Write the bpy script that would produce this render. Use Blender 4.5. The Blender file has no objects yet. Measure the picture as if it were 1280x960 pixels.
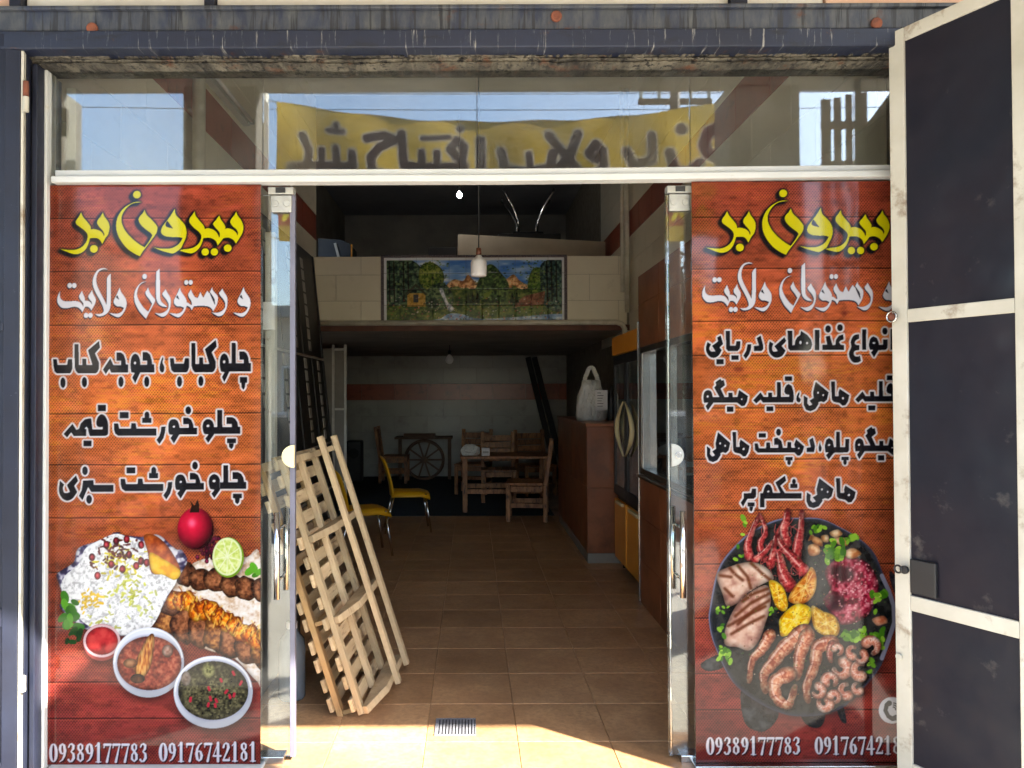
import bpy, bmesh, math, random
import numpy as np
from mathutils import Vector, Matrix
R = math.radians
SC = bpy.context.scene
COL = SC.collection

# ------------------------------------------------------------------ camera
F_PX, CX, PITCH, CAM_Z = 945.0, 590.0, math.atan(14 / 945.0), 1.5
cam_d = bpy.data.cameras.new('camera')
cam_d.sensor_width = 36.0
cam_d.lens = 36.0 * F_PX / 1280.0
cam_d.shift_x = 50.0 / 1280.0
cam_d.clip_start, cam_d.clip_end = 0.05, 900.0
cam = bpy.data.objects.new('camera', cam_d)
cam.location = (0, 0, CAM_Z)
cam.rotation_euler = (Matrix.Rotation(R(90) + PITCH, 3, 'X') @ Matrix.Rotation(R(-0.2), 3, 'Z')).to_euler()   # a hair of roll, as hand-held
COL.objects.link(cam)
SC.camera = cam

# ------------------------------------------------------------------ sky, sun, exposure
SUN_EL, SUN_AZ = R(37.7), math.atan2(0.8, -0.6)      # azimuth clockwise from +Y
world = bpy.data.worlds.new('World')
SC.world = world
world.use_nodes = True
wn = world.node_tree.nodes
sky = wn.new('ShaderNodeTexSky')
sky.sky_type = 'NISHITA'
sky.sun_disc = False
sky.sun_elevation = SUN_EL
sky.sun_rotation = SUN_AZ
sky.air_density, sky.dust_density, sky.ozone_density = 1.0, 1.0, 1.2
world.node_tree.links.new(sky.outputs[0], wn['Background'].inputs[0])
wn['Background'].inputs[1].default_value = 0.15
sun_d = bpy.data.lights.new('sun', 'SUN')
sun_d.energy, sun_d.angle, sun_d.color = 5.0, R(0.53), (1.0, 0.94, 0.84)
sun = bpy.data.objects.new('sun', sun_d)
sv = Vector((math.sin(SUN_AZ) * math.cos(SUN_EL), math.cos(SUN_AZ) * math.cos(SUN_EL), math.sin(SUN_EL)))
sun.rotation_euler = sv.to_track_quat('Z', 'Y').to_euler()
sun.location = (8, -6, 12)
COL.objects.link(sun)
vs = SC.view_settings
SC.display_settings.display_device = 'sRGB'
vs.view_transform, vs.look, vs.exposure, vs.gamma = 'Standard', 'None', 3.0, 1.0
vs.use_curve_mapping = False
SC.cycles.max_bounces = 12
SC.cycles.diffuse_bounces = 8
SC.cycles.caustics_reflective = False
SC.cycles.caustics_refractive = False
SC.cycles.transparent_max_bounces = 24
SC.cycles.use_denoising = True

# ------------------------------------------------------------------ pixel -> world helpers
CP, SP = math.cos(PITCH), math.sin(PITCH)
def ray(px, py):
    u, v = (px - CX) / F_PX, (480.0 - py) / F_PX
    return Vector((u, CP - v * SP, SP + v * CP))
def at_y(px, py, Y):
    d = ray(px, py); t = Y / d.y
    return Vector((d.x * t, Y, CAM_Z + d.z * t))
def at_x(px, py, X):
    d = ray(px, py); t = X / d.x
    return Vector((X, d.y * t, CAM_Z + d.z * t))
def at_z(px, py, Z=0.0):
    d = ray(px, py); t = (Z - CAM_Z) / d.z
    return Vector((d.x * t, d.y * t, Z))

# ------------------------------------------------------------------ mesh builder
class MB:
    def __init__(s):
        s.v, s.f = [], []
    def add(s, vs_, fs_):
        n = len(s.v)
        s.v += [tuple(p) for p in vs_]
        s.f += [tuple(i + n for i in f) for f in fs_]
        return s
    def box(s, a, b):
        x0, x1 = sorted((a[0], b[0])); y0, y1 = sorted((a[1], b[1])); z0, z1 = sorted((a[2], b[2]))
        return s.add([(x0,y0,z0),(x1,y0,z0),(x1,y1,z0),(x0,y1,z0),(x0,y0,z1),(x1,y0,z1),(x1,y1,z1),(x0,y1,z1)],
                     [(3,2,1,0),(4,5,6,7),(0,1,5,4),(1,2,6,5),(2,3,7,6),(3,0,4,7)])
    def bar(s, p, q, w, h, up=(0,0,1)):
        """box bar from p to q, w across, h along the up side"""
        p, q = Vector(p), Vector(q); d = (q - p).normalized(); up = Vector(up)
        if abs(d.dot(up)) > .98: up = Vector((0, 1, 0))
        a = d.cross(up).normalized(); b = a.cross(d).normalized()
        vs_ = []
        for e in (p, q):
            for i, j in ((-1,-1),(1,-1),(1,1),(-1,1)):
                vs_.append(e + a * i * w / 2 + b * j * h / 2)
        return s.add(vs_, [(3,2,1,0),(4,5,6,7),(0,1,5,4),(1,2,6,5),(2,3,7,6),(3,0,4,7)])
    def prism(s, poly, fn, t0, t1):
        """poly = 2D outline, fn(u, v, t) -> 3D"""
        n = len(poly)
        vs_ = [fn(u, v, t0) for u, v in poly] + [fn(u, v, t1) for u, v in poly]
        fs_ = [tuple(range(n - 1, -1, -1)), tuple(range(n, 2 * n))]
        fs_ += [(i, (i + 1) % n, n + (i + 1) % n, n + i) for i in range(n)]
        return s.add(vs_, fs_)
    def tube(s, pts, r, seg=10, cap=True):
        pts = [Vector(p) for p in pts]; n = len(pts)
        rs = r if isinstance(r, (list, tuple)) else [r] * n
        d0 = (pts[1] - pts[0]).normalized()
        a = d0.orthogonal().normalized(); rings = []
        vs_ = []
        for i, p in enumerate(pts):
            d = (pts[min(i + 1, n - 1)] - pts[max(i - 1, 0)]).normalized()
            a = (a - d * a.dot(d)).normalized(); b = d.cross(a)
            for k in range(seg):
                t = 2 * math.pi * k / seg
                vs_.append(p + (a * math.cos(t) + b * math.sin(t)) * rs[i])
        fs_ = []
        for i in range(n - 1):
            for k in range(seg):
                k2 = (k + 1) % seg
                fs_.append((i*seg+k, i*seg+k2, (i+1)*seg+k2, (i+1)*seg+k))
        if cap:
            fs_ += [tuple(range(seg - 1, -1, -1)), tuple(range((n-1)*seg, n*seg))]
        return s.add(vs_, fs_)
    def lathe(s, prof, c=(0,0,0), seg=24):
        c = Vector(c); vs_ = []; n = len(prof)
        for r_, z in prof:
            for k in range(seg):
                t = 2 * math.pi * k / seg
                vs_.append(c + Vector((r_ * math.cos(t), r_ * math.sin(t), z)))
        fs_ = []
        for i in range(n - 1):
            for k in range(seg):
                k2 = (k + 1) % seg
                fs_.append((i*seg+k, i*seg+k2, (i+1)*seg+k2, (i+1)*seg+k))
        return s.add(vs_, fs_)
    def mesh(s, name, smooth=False):
        me = bpy.data.meshes.new(name)
        me.from_pydata(s.v, [], s.f); me.validate()
        bm = bmesh.new(); bm.from_mesh(me)
        bmesh.ops.recalc_face_normals(bm, faces=bm.faces); bm.to_mesh(me); bm.free()
        if smooth:
            for p in me.polygons: p.use_smooth = True
        return me
    def build(s, name, mat_, parent=None, bevel=0, smooth=False, seg=2):
        return obj(name, s.mesh(name, smooth), mat_, parent, bevel, seg)

def obj(name, me, mat_, parent=None, bevel=0, seg=2):
    o = bpy.data.objects.new(name, me)
    if mat_ is not None and not me.materials: me.materials.append(mat_)
    COL.objects.link(o)
    if parent is not None:
        o.parent = parent
        o.matrix_parent_inverse = Matrix.LocRotScale(parent.location, parent.rotation_euler, None).inverted()
    if bevel:
        m = o.modifiers.new('bevel', 'BEVEL'); m.width = bevel; m.segments = seg
        m.limit_method = 'ANGLE'; m.angle_limit = R(40)
    return o
def thing(name, label, cat, loc=(0, 0, 0), group=None, rot=(0, 0, 0)):
    o = bpy.data.objects.new(name, None); o.empty_display_size = .1
    COL.objects.link(o); o.location = loc; o.rotation_euler = rot
    return tag(o, label, cat, group)
def tag(o, label, cat, group=None):
    o['label'] = label; o['category'] = cat
    if group: o['group'] = group
    return o
def struct(o):
    o['kind'] = 'structure'; return o
def local_part(mb, name, mat_, parent, bevel=0, smooth=False, seg=2):
    """mesh given in the parent's own local space"""
    o = bpy.data.objects.new(name, mb.mesh(name, smooth)); o.data.materials.append(mat_)
    COL.objects.link(o); o.parent = parent
    if bevel:
        m = o.modifiers.new('bevel', 'BEVEL'); m.width = bevel; m.segments = seg
        m.limit_method = 'ANGLE'; m.angle_limit = R(40)
    return o
def copy_tree(o, parent=None):
    c = o.copy(); COL.objects.link(c); c.parent = parent
    for ch in list(o.children): copy_tree(ch, c)
    return c

# ------------------------------------------------------------------ materials
def srgb(r, g=None, b=None):
    if g is None: r, g, b = r
    def f(c):
        c /= 255.0
        return c / 12.92 if c <= .04045 else ((c + .055) / 1.055) ** 2.4
    return (f(r), f(g), f(b), 1)
class NT:
    def __init__(s, name):
        s.m = bpy.data.materials.new(name); s.m.use_nodes = True
        s.t = s.m.node_tree; s.n = s.t.nodes; s.p = s.n['Principled BSDF']
    def new(s, typ, **kw):
        nd = s.n.new(typ)
        for k, v in kw.items(): setattr(nd, k, v)
        return nd
    def link(s, a, b): s.t.links.new(a, b)
    def coords(s, stretch=(1, 1, 1), rnd=True):
        tc = s.new('ShaderNodeTexCoord'); mp = s.new('ShaderNodeMapping')
        s.link(tc.outputs['Object'], mp.inputs['Vector'])
        mp.inputs['Scale'].default_value = stretch
        if rnd:
            oi = s.new('ShaderNodeObjectInfo'); mu = s.new('ShaderNodeMath', operation='MULTIPLY')
            mu.inputs[1].default_value = 37.0
            s.link(oi.outputs['Random'], mu.inputs[0]); s.link(mu.outputs[0], mp.inputs['Location'])
        return mp.outputs[0]
    def noise(s, co, scale, detail=5, rough=.6, dist=0):
        t = s.new('ShaderNodeTexNoise'); s.link(co, t.inputs['Vector'])
        t.inputs['Scale'].default_value = scale; t.inputs['Detail'].default_value = detail
        t.inputs['Roughness'].default_value = rough; t.inputs['Distortion'].default_value = dist
        return t.outputs['Fac']
    def ramp(s, fac, lo, hi, c0=(0,0,0,1), c1=(1,1,1,1)):
        r = s.new('ShaderNodeValToRGB'); s.link(fac, r.inputs[0])
        r.color_ramp.elements[0].position = lo; r.color_ramp.elements[1].position = hi
        r.color_ramp.elements[0].color = c0; r.color_ramp.elements[1].color = c1
        return r.outputs[0]
    def mix(s, fac, a, b, mode='MIX'):
        x = s.new('ShaderNodeMix', data_type='RGBA', blend_type=mode)
        for sock, val in ((x.inputs[0], fac), (x.inputs[6], a), (x.inputs[7], b)):
            if hasattr(val, 'links'): s.link(val, sock)
            else: sock.default_value = val
        return x.outputs[2]
    def bump(s, h, strength, dist=.01):
        b = s.new('ShaderNodeBump'); b.inputs['Strength'].default_value = strength
        b.inputs['Distance'].default_value = dist
        s.link(h, b.inputs['Height']); s.link(b.outputs[0], s.p.inputs['Normal'])
    def set(s, rough=.6, metal=0, spec=.5, coat=0):
        s.p.inputs['Roughness'].default_value = rough; s.p.inputs['Metallic'].default_value = metal
        s.p.inputs['Specular IOR Level'].default_value = spec; s.p.inputs['Coat Weight'].default_value = coat
def mat(name, c1, c2=None, scale=6, lo=.35, hi=.7, rough=.6, metal=0, bump=0, bscale=60, spec=.5, coat=0,
        stretch=(1,1,1), c3=None, s3=20, lo3=.6, hi3=.7, rvar=0, bd=.004, tone=0, dents=0):
    n = NT(name); n.set(rough, metal, spec, coat)
    co = n.coords(stretch)
    if c2 is None: c2 = tuple(x * .86 for x in c1[:3]) + (1,)
    base = n.mix(n.ramp(n.noise(co, scale), lo, hi), c1, c2)
    if c3 is not None:
        base = n.mix(n.ramp(n.noise(co, s3, 7, .65), lo3, hi3), base, c3)
    if tone:
        oi = n.new('ShaderNodeObjectInfo')
        base = n.mix(1.0, base, n.ramp(oi.outputs['Random'], 0, 1, (1 - tone, 1 - tone, 1 - tone * 1.1, 1), (1 + tone * .3, 1 + tone * .25, 1 + tone * .2, 1)), 'MULTIPLY')
    n.link(base, n.p.inputs['Base Color'])
    if dents:
        b2 = n.new('ShaderNodeBump'); b2.inputs['Strength'].default_value = dents; b2.inputs['Distance'].default_value = .03
        n.link(n.noise(co, 3.5, 2), b2.inputs['Height']); n.link(b2.outputs[0], n.p.inputs['Normal'])
    if rvar:
        r = n.ramp(n.noise(co, scale * 2.3), .3, .7, (max(rough-rvar,0.02),)*3+(1,), (min(rough+rvar,1),)*3+(1,))
        n.link(r, n.p.inputs['Roughness'])
    if bump: n.bump(n.noise(co, bscale, 5), bump, bd)
    return n.m

MT = {}
MT['alu_white'] = mat('white_aluminium', srgb(190,191,188), srgb(180,182,180), 5, rough=.35, spec=.5, c3=srgb(170,165,150), s3=14, lo3=.66, hi3=.8)
MT['cream_paint'] = mat('cream_paint', srgb(190,187,176), srgb(172,168,154), 4, rough=.5, c3=srgb(112,90,66), s3=7, lo3=.57, hi3=.72, bump=.25, bscale=30)
MT['navy'] = mat('navy_paint', srgb(32,36,50), srgb(27,29,40), 5, spec=.3, rough=.42, c3=srgb(96,96,104), s3=26, lo3=.68, hi3=.74, bump=.2, bscale=25, rvar=.12)
MT['navy_panel'] = mat('navy_panel_paint', srgb(20,22,33), srgb(29,24,33), 2.2, rough=.5, c3=srgb(96,92,88), s3=7, lo3=.6, hi3=.86, rvar=.2, spec=.22, dents=.35)
MT['rust'] = mat('rust', srgb(128,72,50), srgb(88,50,38), 30, rough=.85, bump=.5, bscale=90)
MT['steel'] = mat('brushed_steel', srgb(198,196,190), srgb(175,174,170), 12, rough=.22, metal=1.0)
MT['cast_alu'] = mat('pale_fitting', srgb(168,168,162), srgb(150,150,146), 20, rough=.35, metal=.3)
MT['chrome'] = mat('chrome', srgb(214,214,214), None, 8, rough=.12, metal=1.0)
MT['black'] = mat('black_metal', srgb(30,31,34), srgb(22,22,25), 8, rough=.45)
MT['rubber'] = mat('black_rubber', srgb(24,24,24), None, 8, rough=.8)
MT['lilac_seal'] = mat('grey_seal', srgb(100,98,112), srgb(90,88,100), 8, rough=.35)
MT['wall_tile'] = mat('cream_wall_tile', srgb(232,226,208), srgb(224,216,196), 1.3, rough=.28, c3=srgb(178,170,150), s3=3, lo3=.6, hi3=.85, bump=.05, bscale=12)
MT['brown_tile'] = mat('brown_stripe_tile', srgb(164,82,58), srgb(140,66,46), 2.2, rough=.3, stretch=(1,1,5), c3=srgb(84,40,30), s3=7, lo3=.55, hi3=.75)
MT['wood_tile'] = mat('wood_look_tile', srgb(150,92,58), srgb(124,70,44), 1.4, rough=.34, stretch=(1,1,7), c3=srgb(84,46,30), s3=5, lo3=.46, hi3=.8, rvar=.04, tone=.18)
MT['grout'] = mat('grout', srgb(150,142,128), srgb(120,112,100), 12, rough=.9)
MT['grout_dark'] = mat('dark_grout', srgb(104,84,66), srgb(84,68,54), 12, rough=.9)
MT['floor_grout'] = mat('floor_grout', srgb(186,160,132), srgb(140,114,90), 5, rough=.9)
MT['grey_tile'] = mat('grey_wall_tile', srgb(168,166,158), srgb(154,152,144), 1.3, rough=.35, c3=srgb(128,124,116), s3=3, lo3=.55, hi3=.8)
MT['plaster'] = mat('grey_plaster', srgb(150,144,132), srgb(128,122,112), 3, rough=.9, bump=.3, bscale=22)
MT['dark_plaster'] = mat('smoke_dark_plaster', srgb(176,172,164), srgb(150,146,140), 2, rough=.9, bump=.3, bscale=18)
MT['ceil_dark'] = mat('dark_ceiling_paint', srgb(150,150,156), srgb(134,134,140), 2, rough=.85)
MT['pvc'] = mat('pvc_pipe', srgb(214,210,196), srgb(190,184,168), 9, rough=.4)
MT['brown_paint'] = mat('brown_edge_paint', srgb(112,66,46), srgb(84,50,38), 6, rough=.6)
MT['wood_raw'] = mat('raw_pine', srgb(200,178,142), srgb(172,148,114), 3, rough=.75, stretch=(6,6,1), c3=srgb(112,86,60), s3=9, lo3=.62, hi3=.74, bump=.5, bscale=40, tone=.3)
MT['wood_raw2'] = mat('raw_pine_yellow', srgb(198,164,112), srgb(160,126,84), 3, rough=.75, stretch=(6,6,1), c3=srgb(104,76,50), s3=9, lo3=.6, hi3=.74, bump=.5, bscale=40, tone=.3)
MT['slat'] = mat('raw_pine_slat', srgb(200,178,142), srgb(168,144,110), 3, rough=.8, stretch=(7,.9,7), c3=srgb(92,70,48), s3=6, lo3=.58, hi3=.72, bump=.5, bscale=40, tone=.35)
MT['wood_burnt'] = mat('scorched_pine', srgb(186,130,82), srgb(128,80,48), 5, rough=.55, stretch=(3,3,1), c3=srgb(62,36,24), s3=11, lo3=.5, hi3=.66, tone=.3, bump=.2, bscale=40)
MT['wood_old'] = mat('dark_old_wood', srgb(112,84,64), srgb(78,58,44), 5, rough=.7, stretch=(3,3,1), bump=.3, bscale=40)
MT['yellow_plastic'] = mat('yellow_plastic', srgb(226,172,22), srgb(214,158,16), 4, rough=.38)
MT['orange'] = mat('orange_enamel', srgb(240,160,44), srgb(228,146,36), 3, rough=.35)
MT['ivory'] = mat('ivory_plastic', srgb(220,206,160), None, 5, rough=.4)
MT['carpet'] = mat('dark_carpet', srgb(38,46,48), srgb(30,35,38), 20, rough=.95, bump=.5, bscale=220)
MT['marble'] = mat('marble_sill', srgb(206,206,204), srgb(176,178,180), 2.5, rough=.3, c3=srgb(130,134,140), s3=6, lo3=.6, hi3=.72, stretch=(1,4,1))
MT['concrete'] = mat('concrete', srgb(168,164,156), srgb(148,144,136), 3, rough=.9, bump=.4, bscale=40)
MT['arcade'] = mat('arcade_concrete', srgb(128,124,116), srgb(108,104,98), 3, rough=.9, bump=.4, bscale=40)
MT['paving'] = mat('paving', srgb(208,202,190), srgb(190,184,172), 2, rough=.9, bump=.4, bscale=50)
MT['asphalt'] = mat('asphalt', srgb(122,120,116), srgb(104,102,100), 1.5, rough=.95, bump=.4, bscale=120)
MT['render_wall'] = mat('cream_render', srgb(206,190,166), srgb(186,168,146), 1.5, rough=.9, bump=.3, bscale=30)
MT['pink_wall'] = mat('pinkish_plaster', srgb(214,178,152), srgb(196,158,134), 4, rough=.9, bump=.3, bscale=40)
MT['white_panel'] = mat('white_panel', srgb(208,204,194), srgb(194,188,176), 6, rough=.5, c3=srgb(172,140,110), s3=9, lo3=.66, hi3=.76)
MT['bag'] = mat('white_bag_film', srgb(226,226,222), srgb(208,208,206), 9, rough=.4, bump=1.0, bscale=17, bd=.05, stretch=(1,1,.45))
MT['paper'] = mat('white_paper', srgb(228,226,226), None, 9, rough=.8)
MT['ink'] = mat('dark_print', srgb(46,44,62), None, 9, rough=.8)
MT['dark_glass'] = mat('dark_window', srgb(30,34,34), None, 3, rough=.06)
MT['leaf'] = mat('leaf', srgb(74,98,44), srgb(52,74,34), 2, rough=.6)
MT['bark'] = mat('bark', srgb(98,80,62), srgb(72,58,46), 8, rough=.9, bump=.6, bscale=30)
MT['car_white'] = mat('car_paint_white', srgb(216,217,218), None, 3, rough=.25, coat=.6)
MT['car_silver'] = mat('car_paint_silver', srgb(150,154,160), None, 3, rough=.28, metal=.4, coat=.6)
MT['car_glass'] = mat('car_glass', srgb(26,32,38), None, 3, rough=.04)
MT['lamp_red'] = mat('tail_lamp', srgb(150,24,20), None, 3, rough=.15)
MT['blue_plastic'] = mat('pale_blue_plastic', srgb(120,130,138), srgb(104,114,124), 6, rough=.25)
MT['board_dark'] = mat('dark_board', srgb(44,42,42), srgb(34,32,32), 4, rough=.5)
MT['board_grey'] = mat('grey_inlay', srgb(176,172,166), srgb(150,146,142), 7, rough=.5)
MT['cardboard'] = mat('cardboard', srgb(200,186,164), srgb(184,168,146), 3, rough=.85)

def beam_mat():
    n = NT('peeling_blue_beam'); n.set(.55)
    co = n.coords((1, 1, 1), False); cs = n.coords((7, 1, 2.2), False)
    base = n.mix(n.ramp(n.noise(co, 3), .3, .7), srgb(42,50,70), srgb(38,43,58))
    peel = n.ramp(n.noise(cs, 1.7, 6, .65), .4, .62)
    tc = n.new('ShaderNodeTexCoord'); sx = n.new('ShaderNodeSeparateXYZ'); n.link(tc.outputs['Object'], sx.inputs[0])
    grey = n.mix(n.ramp(n.noise(co, 9), .35, .7), srgb(86,88,88), srgb(66,69,73))
    base = n.mix(peel, base, grey)
    drip = n.ramp(n.noise(n.coords((30, 1, 1.2), False), 1.6, 5, .65), .54, .6)
    base = n.mix(drip, base, srgb(38,40,46))
    base = n.mix(n.ramp(n.noise(co, 6, 7, .7), .6, .7), base, srgb(78,48,36))
    n.link(base, n.p.inputs['Base Color']); n.bump(n.noise(cs, 4, 6), .35, .004)
    return n.m
MT['beam'] = beam_mat()
def beam2_mat():
    n = NT('blue_strip_paint'); n.set(.45)
    co = n.coords((1, 1, 1), False); cs = n.coords((26, 1, 2), False)
    base = n.mix(n.ramp(n.noise(co, 4), .3, .7), srgb(29,36,56), srgb(25,30,46))
    base = n.mix(n.ramp(n.noise(cs, 2.6, 6, .7), .6, .68), base, srgb(134,132,128))
    base = n.mix(n.ramp(n.noise(co, 16, 6, .7), .62, .7), base, srgb(70,42,32))
    base = n.mix(n.ramp(n.noise(n.coords((3, 1, 9), False), 2, 6, .7), .56, .7), base, srgb(20,22,28))
    n.link(base, n.p.inputs['Base Color']); n.bump(n.noise(cs, 5, 5), .3, .003)
    return n.m
MT['strip'] = beam2_mat()
def lintel_mat():
    n = NT('weathered_lintel'); n.set(.8)
    co = n.coords((2.5, 1, 16), False); c1 = n.coords((1, 1, 1), False)
    base = n.mix(n.ramp(n.noise(co, 2.2, 7, .7), .38, .62), srgb(34,31,28), srgb(112,106,92))
    base = n.mix(n.ramp(n.noise(c1, 7, 6, .7), .56, .66), base, srgb(92,58,38))
    base = n.mix(n.ramp(n.noise(c1, 30, 6, .7), .52, .6), base, srgb(24,21,20))
    n.link(base, n.p.inputs['Base Color']); n.bump(n.noise(co, 5, 7, .7), .9, .012)
    return n.m
MT['lintel'] = lintel_mat()
def floor_tile_mat():
    n = NT('brown_floor_tile'); n.set(.22, spec=.5)
    co = n.coords()
    oi = n.new('ShaderNodeObjectInfo')
    base = n.mix(n.ramp(n.noise(co, 4.2, 7, .66), .34, .68), srgb(208,164,118), srgb(172,130,92))
    base = n.mix(n.ramp(n.noise(co, 45, 6, .7), .42, .8), base, srgb(150,112,80))
    base = n.mix(1.0, base, n.ramp(oi.outputs['Random'], 0, 1, (.82, .8, .78, 1), (1.04, 1.04, 1.04, 1)), 'MULTIPLY')
    ge = n.new('ShaderNodeNewGeometry')
    grime = n.ramp(n.noise(ge.outputs['Position'], .9, 5, .55), .4, .75, (1, 1, 1, 1), (.7, .68, .66, 1))
    base = n.mix(1.0, base, grime, 'MULTIPLY')
    n.link(base, n.p.inputs['Base Color'])
    n.link(n.ramp(n.noise(co, 9, 5), .3, .7, (.3,)*3+(1,), (.4,)*3+(1,)), n.p.inputs['Roughness'])
    n.bump(n.noise(co, 160, 3), .1, .001)
    return n.m
MT['floor_tile'] = floor_tile_mat()
def glass_mat(name, tint=(.93, .97, .95, 1), dirt=.03):
    n = NT(name); n.n.remove(n.p)
    out = n.n['Material Output']
    tr = n.new('ShaderNodeBsdfTransparent'); tr.inputs[0].default_value = tint
    gl = n.new('ShaderNodeBsdfGlossy'); gl.inputs['Roughness'].default_value = 0.0
    gl.inputs[0].default_value = (1, 1, 1, 1)
    fr = n.new('ShaderNodeFresnel'); fr.inputs[0].default_value = 1.6
    mx = n.new('ShaderNodeMixShader')
    n.link(fr.outputs[0], mx.inputs[0]); n.link(tr.outputs[0], mx.inputs[1]); n.link(gl.outputs[0], mx.inputs[2])
    df = n.new('ShaderNodeBsdfDiffuse'); df.inputs[0].default_value = (.75, .74, .7, 1)
    co = n.coords((1, 1, 1), False)
    d = n.ramp(n.noise(co, 3.5, 8, .7), .45, .8, (dirt * .35,)*3+(1,), (dirt * 2.2,)*3+(1,))
    m2 = n.new('ShaderNodeMixShader')
    n.link(d, m2.inputs[0]); n.link(mx.outputs[0], m2.inputs[1]); n.link(df.outputs[0], m2.inputs[2])
    n.link(m2.outputs[0], out.inputs[0])
    return n.m
MT['glass'] = glass_mat('clear_glass')
MT['glass_dark'] = glass_mat('grey_glass', (.55, .58, .56, 1), .02)
def print_mat(name, rough=.18, spec=.5, trans=0, gain=.86):
    n = NT(name); n.set(rough, spec=spec)
    a = n.new('ShaderNodeVertexColor', layer_name='print')
    g = n.mix(1.0, a.outputs[0], (gain, gain, gain, 1), 'MULTIPLY')
    n.link(g, n.p.inputs['Base Color'])
    if trans:
        out = n.n['Material Output']; tl = n.new('ShaderNodeBsdfTranslucent'); n.link(g, tl.inputs[0])
        mx = n.new('ShaderNodeMixShader'); mx.inputs[0].default_value = trans
        n.link(n.p.outputs[0], mx.inputs[1]); n.link(tl.outputs[0], mx.inputs[2]); n.link(mx.outputs[0], out.inputs[0])
    return n.m
MT['poster'] = print_mat('poster_print', .06, .22, gain=.42)
MT['mural'] = print_mat('mural_print', .2, gain=1.25)
MT['banner'] = print_mat('banner_print', .6, .2, .55)
def emit_mat(name, c, s):
    n = NT(name); n.set(.4)
    n.p.inputs['Emission Color'].default_value = c; n.p.inputs['Emission Strength'].default_value = s
    n.p.inputs['Base Color'].default_value = c
    return n.m
MT['lit_bulb'] = emit_mat('lit_bulb_glow', (1, .98, .93, 1), 14)
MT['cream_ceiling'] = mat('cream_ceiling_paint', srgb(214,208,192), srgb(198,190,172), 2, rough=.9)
MT['grate'] = mat('grey_grate', srgb(128,128,132), srgb(100,100,106), 9, rough=.4)
MT['opal'] = mat('opal_bulb', srgb(226,224,226), None, 5, rough=.3)
# ------------------------------------------------------------------ flat print: drawn with numpy, stored as a colour attribute
def sm(pts, step=6):
    """closed Catmull-Rom outline; points (x, y, 1) are corners"""
    n = len(pts); out = []
    P = [np.array(p[:2], float) for p in pts]; C = [len(p) > 2 for p in pts]
    for i in range(n):
        a, b = P[i], P[(i + 1) % n]
        ta = (b - P[i - 1]) * .5 if not C[i] else (b - a) * .6
        tb = (P[(i + 2) % n] - a) * .5 if not C[(i + 1) % n] else (b - a) * .6
        for k in range(step):
            t = k / step
            out.append(a * (2*t**3 - 3*t*t + 1) + ta * (t**3 - 2*t*t + t) + b * (-2*t**3 + 3*t*t) + tb * (t**3 - t*t))
    return np.array(out)
def ell(cx, cy, rx, ry, n=26):
    t = np.linspace(0, 2 * np.pi, n, endpoint=False)
    return np.stack([cx + rx * np.cos(t), cy + ry * np.sin(t)], 1)
def rct(x0, y0, x1, y1):
    return np.array([(x0, y0), (x1, y0), (x1, y1), (x0, y1)], float)
def zm(pts, ox, oy, s):
    """points read on an enlargement -> photograph units"""
    p = np.array([q[:2] for q in pts], float)
    return p / s + np.array((ox, oy))

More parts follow.
